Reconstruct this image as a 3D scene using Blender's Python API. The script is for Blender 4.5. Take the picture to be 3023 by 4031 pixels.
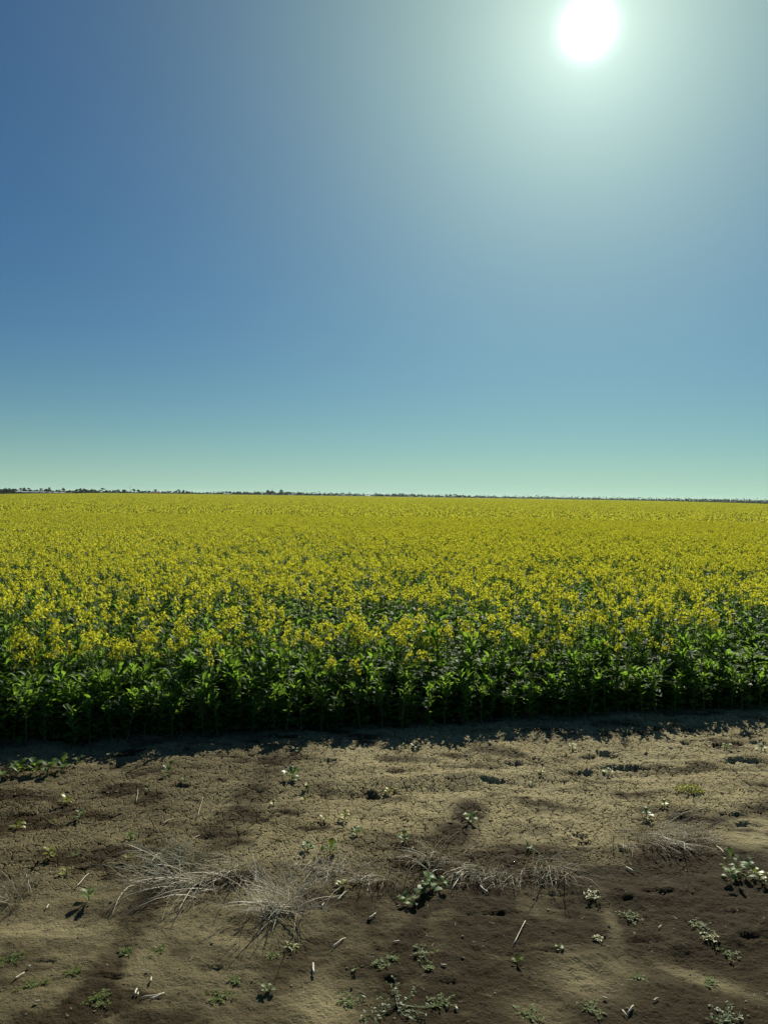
import bpy, math, random
import numpy as np
from mathutils import Matrix, Vector, Euler

for o in list(bpy.data.objects):
    bpy.data.objects.remove(o)
SC = bpy.context.scene
COL = SC.collection
R = math.radians
PI = math.pi

# ------------------------------------------------------------------ camera
PW, PH, FPX = 3023.0, 4031.0, 3000.0
CAM_H = 2.6
PITCH, ROLL = R(1.20), R(0.83)
cam_data = bpy.data.cameras.new('camera')
cam = bpy.data.objects.new('camera', cam_data)
COL.objects.link(cam)
cam.location = (0, 0, CAM_H)
ROT = Euler((PI/2 - PITCH, 0, 0)).to_matrix() @ Matrix.Rotation(ROLL, 3, 'Z')
cam.rotation_euler = ROT.to_euler()
cam_data.sensor_fit = 'VERTICAL'
cam_data.sensor_height = 36.0
cam_data.lens = 36.0 * FPX / PH
cam_data.clip_start = 0.05
cam_data.clip_end = 20000
SC.camera = cam
SC.render.resolution_x, SC.render.resolution_y = 767, 1024


def ray(px, py):
    d = Vector(((px - PW/2) / FPX, -(py - PH/2) / FPX, -1.0))
    return (ROT @ d).normalized()


def at(px, py, z=0.0):
    """ground point seen at a photograph pixel"""
    d = ray(px, py)
    t = (z - CAM_H) / d.z
    return (d.x*t, d.y*t)


# ------------------------------------------------------------------ sky and sun
SUN_DIR = ray(2314, 109)
SUN_EL = math.asin(SUN_DIR.z)
SUN_AZ = math.atan2(SUN_DIR.x, SUN_DIR.y)          # clockwise from +Y
W = bpy.data.worlds.new('World')
SC.world = W
W.use_nodes = True
nt = W.node_tree
nt.nodes.clear()
N = nt.nodes.new
L = nt.links.new
out = N('ShaderNodeOutputWorld')
bg = N('ShaderNodeBackground')
bg.inputs['Strength'].default_value = 0.081
sky = N('ShaderNodeTexSky')
sky.sky_type = 'NISHITA'
sky.sun_disc = False
sky.sun_elevation = SUN_EL
sky.sun_rotation = SUN_AZ
sky.altitude = 200
sky.air_density = 1.4
sky.dust_density = 0.0
sky.ozone_density = 4.0
tint = N('ShaderNodeMix')
tint.data_type = 'RGBA'
tint.blend_type = 'MULTIPLY'
tint.inputs[0].default_value = 1.0
tint.inputs[7].default_value = (0.186, 0.326, 0.452, 1)
L(sky.outputs[0], tint.inputs[6])
# circumsolar glow: a function of the angle to the sun only
tc = N('ShaderNodeTexCoord')
dot = N('ShaderNodeVectorMath')
dot.operation = 'DOT_PRODUCT'
dot.inputs[1].default_value = SUN_DIR
L(tc.outputs['Generated'], dot.inputs[0])


def wm(op, a, b=None, c=None):
    n = N('ShaderNodeMath')
    n.operation = op
    for i, v in enumerate((a, b, c)):
        if v is None:
            continue
        if isinstance(v, (int, float)):
            n.inputs[i].default_value = v
        else:
            L(v, n.inputs[i])
    return n.outputs[0]


ang = wm('ARCCOSINE', wm('MINIMUM', dot.outputs['Value'], 0.9999999))      # radians


def wexp(amp, sigma, power, angle):
    q = wm('DIVIDE', angle, sigma)
    if power != 1.0:
        q = wm('POWER', q, power)
    return wm('MULTIPLY', wm('EXPONENT', wm('MULTIPLY', q, -1.0)), amp)


# white glare of the sun, the bright halo round it, and pale air towards the horizon
sep = N('ShaderNodeSeparateXYZ')
L(tc.outputs['Generated'], sep.inputs[0])
elev = wm('ABSOLUTE', wm('ARCSINE', sep.outputs['Z']))
GLOW = [(ang, 30.0, R(1.06), 1.9, (1, 1, 1)),
        (ang, 3.4, R(3.8), 1.0, (0.95, 1.0, 0.95)),
        (ang, 10.0, R(9.0), 1.0, (0.40, 0.49, 0.39)),
        (ang, 10.0, R(20.0), 1.6, (0.195, 0.255, 0.07)),
        (elev, 10.0, R(4.0), 1.0, (0.200, 0.340, 0.281))]
acc = tint.outputs[2]
for q_, amp, sg, pw, colr in GLOW:
    g = N('ShaderNodeVectorMath')
    g.operation = 'SCALE'
    g.inputs[0].default_value = colr
    L(wexp(amp, sg, pw, q_), g.inputs['Scale'])
    ad = N('ShaderNodeVectorMath')
    ad.operation = 'ADD'
    L(acc, ad.inputs[0])
    L(g.outputs[0], ad.inputs[1])
    acc = ad.outputs[0]
L(acc, bg.inputs['Color'])
L(bg.outputs[0], out.inputs['Surface'])

sun_data = bpy.data.lights.new('sun', 'SUN')
sun_data.energy = 5.0
sun_data.angle = R(0.53)
sun_data.color = (1.0, 0.95, 0.80)
sun = bpy.data.objects.new('sun', sun_data)
COL.objects.link(sun)
sun.location = (5, 20, 15)
sun.rotation_euler = SUN_DIR.to_track_quat('Z', 'Y').to_euler()

SC.view_settings.view_transform = 'Standard'
SC.view_settings.look = 'None'
SC.view_settings.exposure = 0.3
SC.view_settings.gamma = 1.0
SC.view_settings.use_curve_mapping = False
SC.render.engine = 'CYCLES'
HAZE = 0.00003
SC.cycles.max_bounces = 6
SC.cycles.transmission_bounces = 4
SC.cycles.transparent_max_bounces = 4


# ------------------------------------------------------------------ helpers
class MB:
    """collects geometry; build() links it as one mesh object"""
    def __init__(s):
        s.v, s.f, s.m = [], [], []

    def add(s, verts, faces, mat=0, M=None):
        b = len(s.v)
        if M is not None:
            verts = [M @ Vector(p) for p in verts]
        s.v.extend([tuple(p) for p in verts])
        s.f.extend([tuple(b + i for i in f) for f in faces])
        s.m.extend([mat] * len(faces))

    def join(s, other, M=None, off=0):
        b = len(s.v)
        if M is None:
            s.v.extend(other.v)
        else:
            s.v.extend([tuple(M @ Vector(p)) for p in other.v])
        s.f.extend([tuple(b + i for i in f) for f in other.f])
        s.m.extend([k + off for k in other.m])

    def tube(s, pts, radii, sides=5, mat=0, cap=True):
        pts = [Vector(p) for p in pts]
        n = len(pts)
        rings = []
        for i, p in enumerate(pts):
            d = (pts[min(i+1, n-1)] - pts[max(i-1, 0)])
            if d.length < 1e-9:
                d = Vector((0, 0, 1))
            d.normalize()
            a = d.orthogonal().normalized() if abs(d.z) > .9 else d.cross(Vector((0, 0, 1))).normalized()
            b = d.cross(a)
            rr = radii[i] if not isinstance(radii, (int, float)) else radii
            rings.append([p + a*(rr*math.cos(2*PI*k/sides)) + b*(rr*math.sin(2*PI*k/sides)) for k in range(sides)])
        vs = [q for r in rings for q in r]
        fs = []
        for i in range(n-1):
            for k in range(sides):
                k2 = (k+1) % sides
                fs.append((i*sides+k, i*sides+k2, (i+1)*sides+k2, (i+1)*sides+k))
        if cap:
            fs.append(tuple(range((n-1)*sides, n*sides)))
            fs.append(tuple(reversed(range(sides))))
        s.add(vs, fs, mat)

    def mesh(s, name, mats, smooth=True):
        me = bpy.data.meshes.new(name)
        me.from_pydata(s.v, [], s.f)
        for m in mats:
            me.materials.append(m)
        if len(mats) > 1:
            me.polygons.foreach_set('material_index', s.m)
        if smooth:
            me.polygons.foreach_set('use_smooth', [True]*len(s.f))
        me.update()
        return me

    def build(s, name, mats, parent=None, smooth=True):
        if not isinstance(mats, (list, tuple)):
            mats = [mats]
        return link(name, s.mesh(name, mats, smooth), parent)


def link(name, data, parent=None):
    o = bpy.data.objects.new(name, data)
    COL.objects.link(o)
    if parent is not None:
        o.parent = parent
    return o


def tag(o, label=None, cat=None, group=None, kind=None):
    if label:
        o['label'] = label
    if cat:
        o['category'] = cat
    if group:
        o['group'] = group
    if kind:
        o['kind'] = kind
    return o


def empty(name, loc, rz=0.0, scale=1.0):
    o = bpy.data.objects.new(name, None)
    o.empty_display_size = 0.1
    COL.objects.link(o)
    o.location = loc
    o.rotation_euler = (0, 0, rz)
    o.scale = (scale,)*3
    return o


# numpy value noise ---------------------------------------------------------
_tab = np.random.RandomState(7).rand(256, 256)


def vnoise(x, y, seed=0):
    x = np.asarray(x, float) + seed*17.31
    y = np.asarray(y, float) + seed*9.77
    xi = np.floor(x).astype(int)
    yi = np.floor(y).astype(int)
    fx = x - xi
    fy = y - yi
    fx = fx*fx*fx*(fx*(fx*6-15)+10)
    fy = fy*fy*fy*(fy*(fy*6-15)+10)
    g = lambda a, b: _tab[a & 255, b & 255]
    return (g(xi, yi)*(1-fx)*(1-fy) + g(xi+1, yi)*fx*(1-fy) + g(xi, yi+1)*(1-fx)*fy + g(xi+1, yi+1)*fx*fy)


def fbm(x, y, seed=0, octv=3):
    t, a, s = 0, 1.0, 0
    for k in range(octv):
        t = t + a*vnoise(x*2**k, y*2**k, seed+k)
        s += a
        a *= .5
    return t/s


def sstep(a, b, x):
    t = np.clip((x-a)/(b-a), 0, 1)
    return t*t*(3-2*t)


# ------------------------------------------------------------------ materials
def new_mat(name):
    m = bpy.data.materials.new(name)
    m.use_nodes = True
    t = m.node_tree
    t.nodes.clear()
    return m, t, t.nodes.new, t.links.new


def mixc(t, fac, a, b, mode='MIX'):
    n = t.nodes.new('ShaderNodeMix')
    n.data_type = 'RGBA'
    n.blend_type = mode
    for sock, v in ((n.inputs[0], fac), (n.inputs[6], a), (n.inputs[7], b)):
        if isinstance(v, (int, float)):
            sock.default_value = v
        elif isinstance(v, tuple):
            sock.default_value = v if len(v) == 4 else (*v, 1)
        else:
            t.links.new(v, sock)
    return n.outputs[2]


def mathn(t, op, a, b=None, c=None, clamp=False):
    n = t.nodes.new('ShaderNodeMath')
    n.operation = op
    n.use_clamp = clamp
    for i, v in enumerate((a, b, c)):
        if v is None:
            continue
        if isinstance(v, (int, float)):
            n.inputs[i].default_value = v
        else:
            t.links.new(v, n.inputs[i])
    return n.outputs[0]


def noise(t, scale, detail=3, rough=.55, vec=None, dist=0.0):
    n = t.nodes.new('ShaderNodeTexNoise')
    n.inputs['Scale'].default_value = scale
    n.inputs['Detail'].default_value = detail
    n.inputs['Roughness'].default_value = rough
    n.inputs['Distortion'].default_value = dist
    if vec is not None:
        t.links.new(vec, n.inputs['Vector'])
    return n


def ramp(t, fac, p0, p1, c0=(0, 0, 0, 1), c1=(1, 1, 1, 1)):
    n = t.nodes.new('ShaderNodeValToRGB')
    n.color_ramp.elements[0].position = p0
    n.color_ramp.elements[1].position = p1
    n.color_ramp.elements[0].color = c0
    n.color_ramp.elements[1].color = c1
    t.links.new(fac, n.inputs[0])
    return n.outputs[0]


def plant_mat(name, c0, c1, trans, tfac=0.45, rough=0.5, spec=0.4, nscale=18.0):
    """thin leaf or petal: reflects one colour, lets another through"""
    m, t, N, L = new_mat(name)
    out = N('ShaderNodeOutputMaterial')
    oi = N('ShaderNodeObjectInfo')
    geo = N('ShaderNodeNewGeometry')
    nz = noise(t, nscale, 2, .5, geo.outputs['Position'])
    f = mathn(t, 'ADD', mathn(t, 'MULTIPLY', oi.outputs['Random'], .5), mathn(t, 'MULTIPLY', nz.outputs[0], .6))
    f = mathn(t, 'SUBTRACT', f, .05, clamp=True)
    colr = mixc(t, f, c0, c1)
    p = N('ShaderNodeBsdfPrincipled')
    p.inputs['Roughness'].default_value = rough
    p.inputs['Specular IOR Level'].default_value = spec
    L(colr, p.inputs['Base Color'])
    tr = N('ShaderNodeBsdfTranslucent')
    vv = mixc(t, f, trans, tuple(k*.75 for k in trans))
    L(vv, tr.inputs['Color'])
    mx = N('ShaderNodeMixShader')
    mx.inputs[0].default_value = tfac
    L(p.outputs[0], mx.inputs[1])
    L(tr.outputs[0], mx.inputs[2])
    L(mx.outputs[0], out.inputs['Surface'])
    return m


M_LEAF = plant_mat('canola_leaf', (.038, .092, .022), (.075, .140, .038), (.30, .52, .05), .5, .55, .12, 42.0)
M_UNDER = plant_mat('canola_understorey', (.040, .062, .020), (.070, .092, .030), (.14, .185, .03), .4, .6, .1)
M_STEM = plant_mat('canola_stem', (.070, .125, .040), (.11, .16, .055), (.20, .32, .05), .4, .5, .3)
M_PETAL = plant_mat('canola_petal', (.66, .635, .05), (.74, .715, .07), (.82, .79, .055), .5, .6, .1)
M_BUD = plant_mat('canola_bud', (.28, .30, .03), (.40, .38, .03), (.34, .36, .02), .4, .5, .3)
M_WEED = plant_mat('weed_leaf', (.075, .14, .035), (.14, .20, .06), (.24, .40, .04), .45, .45, .3, 40)
M_WEEDP = plant_mat('pale_weed_leaf', (.12, .19, .06), (.19, .26, .10), (.28, .42, .08), .4, .5, .2, 30)
M_YWEED = plant_mat('yellow_weed_leaf', (.20, .24, .035), (.30, .30, .05), (.42, .46, .04), .45, .45, .5, 30)
M_CREEP = plant_mat('creeping_weed_leaf', (.10, .155, .030), (.17, .215, .05), (.28, .40, .04), .42, .55, .15, 30)
M_GRASS = plant_mat('dull_green_grass', (.040, .062, .022), (.085, .105, .040), (.08, .13, .025), .3, .5, .2, 25)
M_STRAW = plant_mat('dry_straw', (.25, .20, .105), (.42, .36, .22), (.34, .28, .14), .25, .5, .4, 25)
M_PSTRAW = plant_mat('bleached_straw', (.55, .50, .36), (.72, .66, .50), (.5, .44, .3), .2, .45, .5, 25)
M_TREE = plant_mat('far_tree_leaf', (.026, .036, .020), (.050, .058, .034), (.03, .04, .015), .18, .8, .0, .2)


def simple_mat(name, c0, c1, scale=8.0, rough=.8, bump=.3):
    m, t, N, L = new_mat(name)
    out = N('ShaderNodeOutputMaterial')
    p = N('ShaderNodeBsdfPrincipled')
    tcn = N('ShaderNodeTexCoord')
    nz = noise(t, scale, 5, .6, tcn.outputs['Object'])
    L(mixc(t, ramp(t, nz.outputs[0], .3, .7), c0, c1), p.inputs['Base Color'])
    p.inputs['Roughness'].default_value = rough
    b = N('ShaderNodeBump')
    b.inputs['Strength'].default_value = bump
    b.inputs['Distance'].default_value = .02
    L(nz.outputs[0], b.inputs['Height'])
    L(b.outputs[0], p.inputs['Normal'])
    L(p.outputs[0], out.inputs['Surface'])
    return m


M_BARK = simple_mat('bark', (.06, .05, .04), (.11, .09, .07), 3, .9)
M_WHITE = simple_mat('white_sheet_metal', (.74, .75, .75), (.82, .82, .80), .5, .4, .05)
M_RUST = simple_mat('red_roof_metal', (.28, .07, .04), (.36, .10, .06), .5, .6, .05)
M_CLOD = simple_mat('clod_soil', (.12, .098, .055), (.20, .165, .098), 30, .95, .6)
M_POLE = simple_mat('weathered_pole', (.14, .12, .10), (.2, .18, .15), 4, .9)


def ground_mat():
    m, t, N, L = new_mat('soil')
    out = N('ShaderNodeOutputMaterial')
    p = N('ShaderNodeBsdfPrincipled')
    geo = N('ShaderNodeNewGeometry')
    pos = N('ShaderNodeTexCoord').outputs['Object']
    # slow warp so the crack cells are irregular
    wn = noise(t, 7.0, 3, .6, pos)
    wv = N('ShaderNodeVectorMath')
    wv.operation = 'MULTIPLY_ADD'
    L(wn.outputs['Color'], wv.inputs[0])
    wv.inputs[1].default_value = (.085, .085, 0)
    L(pos, wv.inputs[2])

    def attr(nm):
        a = N('ShaderNodeAttribute')
        a.attribute_name = nm
        return a.outputs['Fac']
    crack, wet_and_reflection, dry, far = attr('crack'), attr('wet_and_reflection'), attr('dry'), attr('far')

    def vor(scale, width):
        v = N('ShaderNodeTexVoronoi')
        v.voronoi_dimensions = '2D'
        v.feature = 'DISTANCE_TO_EDGE'
        v.inputs['Scale'].default_value = scale
        L(wv.outputs[0], v.inputs['Vector'])
        n = N('ShaderNodeMapRange')
        n.interpolation_type = 'SMOOTHSTEP'
        n.inputs['From Min'].default_value = 0.0
        n.inputs['From Max'].default_value = width
        n.inputs['To Min'].default_value = 1.0
        n.inputs['To Max'].default_value = 0.0
        L(v.outputs['Distance'], n.inputs['Value'])
        return n.outputs[0]
    c1 = vor(9.5, .085)
    c2 = vor(19.0, .12)
    cb = noise(t, 2.3, 3, .6, pos)
    brk = ramp(t, cb.outputs[0], .34, .58)
    cr = mathn(t, 'MAXIMUM', mathn(t, 'MULTIPLY', c1, 1.0), mathn(t, 'MULTIPLY', mathn(t, 'MULTIPLY', c2, .62), brk))
    cr = mathn(t, 'MULTIPLY', cr, crack)
    fine = noise(t, 55.0, 6, .68, pos)
    med = noise(t, 16.0, 5, .62, pos)
    near = mathn(t, 'SUBTRACT', 1.0, far, clamp=True)
    h = mathn(t, 'MULTIPLY', cr, -0.020)
    h = mathn(t, 'ADD', h, mathn(t, 'MULTIPLY', mathn(t, 'SUBTRACT', fine.outputs[0], .5), .012))
    medk = mathn(t, 'MULTIPLY_ADD', crack, -.020, .030)
    h = mathn(t, 'ADD', h, mathn(t, 'MULTIPLY', mathn(t, 'SUBTRACT', med.outputs[0], .5), medk))
    h = mathn(t, 'MULTIPLY', h, near)
    d = N('ShaderNodeDisplacement')
    d.inputs['Midlevel'].default_value = 0
    d.inputs['Scale'].default_value = 1.0
    L(h, d.inputs['Height'])
    L(d.outputs[0], out.inputs['Displacement'])
    # colour: dry grey-tan crust, moist brown earth (also tints the painted reflection streaks), far pasture
    big = noise(t, 1.1, 5, .62, pos)
    mid = noise(t, 6.0, 6, .66, pos)
    base = mixc(t, ramp(t, mid.outputs[0], .32, .68), (.265, .228, .118), (.40, .348, .195))
    base = mixc(t, mathn(t, 'MULTIPLY', ramp(t, big.outputs[0], .35, .7), .5), base, (.29, .235, .115))
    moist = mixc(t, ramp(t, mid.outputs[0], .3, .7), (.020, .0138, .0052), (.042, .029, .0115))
    wf = mathn(t, 'ADD', wet_and_reflection, mathn(t, 'MULTIPLY', mathn(t, 'SUBTRACT', mid.outputs[0], .5), .8), clamp=True)
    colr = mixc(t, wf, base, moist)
    colr = mixc(t, mathn(t, 'MULTIPLY', dry, .85), colr, (.40, .34, .185))  # paler crust patches; those at left also carry the painted window haze
    grit = noise(t, 160.0, 3, .7, pos)
    colr = mixc(t, .45, colr, ramp(t, grit.outputs[0], .35, .68, (.55, .55, .55, 1), (1.3, 1.3, 1.3, 1)), 'MULTIPLY')
    past = noise(t, .02, 6, .6, pos)
    pc = mixc(t, ramp(t, past.outputs[0], .35, .65), (.022, .032, .015), (.045, .050, .026))
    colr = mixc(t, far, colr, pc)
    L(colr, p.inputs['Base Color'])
    p.inputs['Roughness'].default_value = .92
    L(mathn(t, 'MULTIPLY', near, .1), p.inputs['Specular IOR Level'])
    L(p.outputs[0], out.inputs['Surface'])
    m.displacement_method = 'BOTH'
    return m


M_SOIL = ground_mat()

# ------------------------------------------------------------------ field layout
e0 = Vector(at(0, 2934))
e1 = Vector(at(3023, 2792))
E_T = (e1 - e0).normalized()
E_N = Vector((-E_T.y, E_T.x))                       # into the crop


def edge_dist(x, y):
    return (x - e0.x)*E_N.x + (y - e0.y)*E_N.y


# dents pressed into the soil: px, py, half width, half depth (px), depth (m)
DENTS = [(2030, 3002, 38, 9, .05), (2112, 2992, 22, 10, .05), (2170, 2985, 14, 8, .04), (2212, 2976, 26, 11, .05),
         (2320, 2980, 24, 11, .05), (2385, 2970, 34, 13, .06), (2635, 2918, 22, 9, .04), (2700, 2928, 20, 9, .04),
         (2830, 2934, 40, 12, .06), (2895, 2922, 30, 7, .04), (2975, 2921, 28, 9, .05), (2950, 2997, 50, 9, .05),
         (2880, 3003, 20, 8, .04), (2310, 3037, 40, 6, .04), (2470, 3024, 90, 6, .045), (2680, 3011, 34, 6, .03),
         (1475, 3120, 30, 14, .06), (1560, 3040, 26, 10, .04), (1950, 3068, 46, 9, .05), (1455, 3052, 22, 8, .04),
         (815, 3300, 40, 7, .04), (2614, 3530, 66, 13, .075), (1948, 3612, 64, 13, .075), (2153, 3750, 60, 12, .07),
         (2530, 3706, 52, 14, .06), (2846, 3599, 56, 9, .05), (446, 3868, 90, 14, .06), (1540, 3867, 34, 13, .06),
         (1778, 3873, 34, 11, .055), (2215, 3538, 60, 9, .045), (2210, 3580, 34, 8, .04), (150, 3796, 110, 12, .045),
         (2290, 3290, 40, 10, .05), (2300, 3315, 30, 10, .05), (2930, 3260, 60, 10, .05), (2900, 3215, 60, 8, .04),
         (1235, 3150, 30, 9, .04), (900, 3835, 80, 12, .04), (2950, 3690, 50, 9, .04), (1520, 3645, 70, 10, .035),
         (2478, 3552, 26, 8, .04), (1290, 3000, 26, 8, .04), (700, 3105, 30, 8, .035), (2085, 3230, 22, 8, .03)]
DENT_W = []
for (px, py, hw, hh, dep) in DENTS:
    c = at(px, py)
    a = at(px + hw, py)
    b = at(px, py + hh)
    DENT_W.append((c[0], c[1], abs(a[0]-c[0])*(.95 if py < 3400 else 1.2), abs(c[1]-b[1])*(.75 if py < 3400 else .5) + .008, dep*(.62 if py < 3400 else .28)))


def ground_h(x, y):
    x = np.asarray(x, float)
    y = np.asarray(y, float)
    r = np.sqrt(x*x + y*y)
    fade = 1 - sstep(14, 40, r)
    h = (fbm(x/1.6, y/1.1, 3, 3) - .5)*.10
    h = h + (fbm(x/.33, y/.22, 11, 3) - .5)*.040
    h = h + (fbm(x/.09, y/.07, 21, 2) - .5)*.016
    # old wheel ridges running along the field
    e = edge_dist(x, y) + (vnoise(x/.9, y*0, 31)-.5)*.10
    for e_c, amp in ((-1.55, .022), (-1.80, -.03), (-4.35, .022)):
        h = h + amp*np.exp(-((e-e_c)/.085)**2)*sstep(.3, .6, vnoise(x/1.4, y*0+e_c, 5))
    h = h*fade
    wq = (vnoise(x/.05, y/.04, 15) - .5)*1.9 + (vnoise(x/.13, y/.1, 16) - .5)*1.0
    for (cx, cy, wx, wy, dep) in DENT_W:
        q = ((x-cx)/wx)**2 + ((y-cy)/wy)**2
        q = np.where(q < 9, np.maximum(0, q + wq*np.minimum(q, 1.2)), q)
        h = h - dep*np.exp(-q*1.0) + .25*dep*np.exp(-((np.sqrt(q)-1.45)/.35)**2)*(y > cy)
    return h


def gh(x, y):
    return float(ground_h(np.array([x]), np.array([y]))[0])


def geom_steps(a, first, ratio, end):
    o, s = [a], first
    while o[-1] < end:
        o.append(o[-1] + s)
        s *= ratio
    return o


def build_ground():
    xf = np.arange(-5.6, 6.0, .0125)
    yf = np.arange(3.3, 10.2, .0155)
    xs = np.array([-v for v in geom_steps(5.6, .06, 1.22, 9000)][::-1][:-1] + list(xf) + geom_steps(float(xf[-1]), .06, 1.22, 9000)[1:])
    ys = np.array([-v for v in geom_steps(-3.3, .06, 1.22, 300)][::-1][:-1] + list(yf) + geom_steps(float(yf[-1]), .06, 1.2, 9500)[1:])
    nx, ny = len(xs), len(ys)
    X, Y = np.meshgrid(xs, ys)
    X, Y = X.ravel(), Y.ravel()
    Z = ground_h(X, Y)
    co = np.stack([X, Y, Z], 1).astype(np.float32)
    i = np.arange(nx-1)
    j = np.arange(ny-1)
    J, I = np.meshgrid(j, i, indexing='ij')
    a = (J*nx + I).ravel()
    quads = np.stack([a, a+1, a+nx+1, a+nx], 1).astype(np.int32)
    me = bpy.data.meshes.new('ground')
    me.vertices.add(len(co))
    me.vertices.foreach_set('co', co.ravel())
    me.loops.add(quads.size)
    me.loops.foreach_set('vertex_index', quads.ravel())
    me.polygons.add(len(quads))
    me.polygons.foreach_set('loop_start', np.arange(0, quads.size, 4, dtype=np.int32))
    me.polygons.foreach_set('use_smooth', np.ones(len(quads), bool))
    me.update(calc_edges=True)
    e = edge_dist(X, Y)
    r = np.hypot(X, Y)
    n1 = fbm(X/1.5, Y/1.0, 41, 4)
    n2 = fbm(X/.7, Y/.5, 51, 3)
    # cracked crust lies in a band in front of the crop, widest in the middle
    mid = np.exp(-((X-.9)/2.6)**2)
    e_lo = -2.55 - .75*mid
    crack = sstep(-.5, .35, (e - e_lo) + (n1-.5)*1.6) * sstep(-.62, -.30, n2*.6-.6 + .45*mid + .25*(X > .5)+.0)
    crack *= 1 - sstep(.2, .8, e)
    crack = np.clip(crack, 0, 1)
    wet_and_reflection = sstep(-.9, .9, -(e - e_lo) + (n1-.5)*2.6 + (n2-.5)*1.2)
    wet_and_reflection *= .60 + .40*sstep(-1.4, 1.2, X - .2*(Y-5))  # lighter at left: window-reflection haze put into the soil colour
    wet_and_reflection = np.maximum(wet_and_reflection, .66*sstep(.3, -1.7, X + (n1-.5)*2.2)*(1-.5*sstep(-.9, -.3, e)))
    wet_and_reflection = np.maximum(wet_and_reflection, .45*sstep(.45, .7, n2)*(X < -.4))
    wet_and_reflection = np.maximum(wet_and_reflection, sstep(-.1, .5, e)*.8)  # darker soil colour under the crop
    # dark window-reflection streaks painted into the soil colour, down to the lower border
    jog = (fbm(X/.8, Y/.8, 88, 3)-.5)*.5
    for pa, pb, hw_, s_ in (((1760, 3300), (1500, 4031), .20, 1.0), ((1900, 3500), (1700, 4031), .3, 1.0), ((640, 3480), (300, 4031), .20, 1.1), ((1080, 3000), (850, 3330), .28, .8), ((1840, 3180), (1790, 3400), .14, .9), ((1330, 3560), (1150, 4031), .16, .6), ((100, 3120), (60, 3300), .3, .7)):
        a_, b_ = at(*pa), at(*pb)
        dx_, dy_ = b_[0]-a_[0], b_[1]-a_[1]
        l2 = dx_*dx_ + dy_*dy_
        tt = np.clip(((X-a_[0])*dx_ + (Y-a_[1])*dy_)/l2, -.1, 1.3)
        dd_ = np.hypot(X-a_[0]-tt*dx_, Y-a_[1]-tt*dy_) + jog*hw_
        wet_and_reflection = np.maximum(wet_and_reflection, s_*np.exp(-(dd_/hw_)**2))
    # mottling: darker crumbly earth between the pale crust
    n3 = fbm(X/.30, Y/.16, 121, 4)
    n4 = fbm(X/.9, Y/.35, 131, 3)
    wet_and_reflection = np.clip(wet_and_reflection + .08 + .75*sstep(.50, .72, n3)*(.35 + .65*sstep(.4, .65, n4)) - .12*sstep(.5, .3, n3), 0, 1)
    dry = np.zeros_like(X)  # paler crust patches; those at left also carry painted window haze
    for (px, py, w_, h_, rot, s) in ((2300, 3840, 130, 90, .0, .75), (2420, 3800, 110, 70, 0, .6), (2740, 3830, 190, 26, .55, .85),
                                     (1270, 3960, 130, 120, -.5, .7), (300, 3700, 300, 90, 0, .4), (2130, 3980, 110, 60, 0, .45),
                                     (900, 3700, 230, 70, 0, .45), (120, 3640, 200, 90, 0, .45), (2410, 3640, 30, 110, .1, .4)):
        c = at(px, py)
        sx = abs(at(px + w_, py)[0] - c[0])
        sy = abs(at(px, py + h_)[1] - c[1])
        dx, dy = X - c[0], Y - c[1]
        ca, sa = math.cos(rot), math.sin(rot)
        q = ((dx*ca - dy*sa)/sx)**2 + ((dx*sa + dy*ca)/sy)**2
        dry = np.maximum(dry, s*np.exp(-q*.9)*np.clip(.25 + 1.5*n2, 0, 1))
    far = sstep(60, 200, r)
    for nm, arr in (('crack', crack), ('wet_and_reflection', wet_and_reflection), ('dry', dry), ('far', far)):
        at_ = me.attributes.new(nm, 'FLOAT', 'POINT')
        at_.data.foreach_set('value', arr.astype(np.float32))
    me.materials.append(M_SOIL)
    return tag(link('ground', me), kind='structure')


build_ground()

# ------------------------------------------------------------------ plant geometry


def leaf_geom(rng, Lf, Wd, pitch, curl, fold, nseg=6, across=2, petiole=.2, lobes=.18, wav=.10):
    """leaf growing along +X from the origin; returns (verts, faces)"""
    vs, fs = [], []
    x = z = 0.0
    a = pitch
    side = rng.uniform(-.25, .25)
    yo = 0.0
    cols = [k/across for k in range(-across, across+1)]
    for i in range(nseg+1):
        t = i/nseg
        if t < petiole:
            w = Wd*.07
        else:
            u = (t-petiole)/(1-petiole)
            w = Wd*.5*(math.sin(PI*min(1, u**1.15*.95+.05)))**.65*(1 + rng.uniform(-lobes, lobes)) + Wd*.012
        for c in cols:
            dz = abs(c)*w*fold + rng.uniform(-wav, wav)*w*(abs(c) > .6)
            vs.append((x - math.sin(a)*dz, yo + c*w, z + math.cos(a)*dz))
        st = Lf/nseg
        x += math.cos(a)*st
        z += math.sin(a)*st
        yo += side*st*t
        a -= curl/nseg*(.4 + 1.2*t)
    n = len(cols)
    for i in range(nseg):
        for k in range(n-1):
            fs.append((i*n+k, i*n+k+1, (i+1)*n+k+1, (i+1)*n+k))
    return vs, fs


def leaf_mb(*a, mat=0, **k):
    b = MB()
    v, f = leaf_geom(*a, **k)
    b.add(v, f, mat)
    return b


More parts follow.
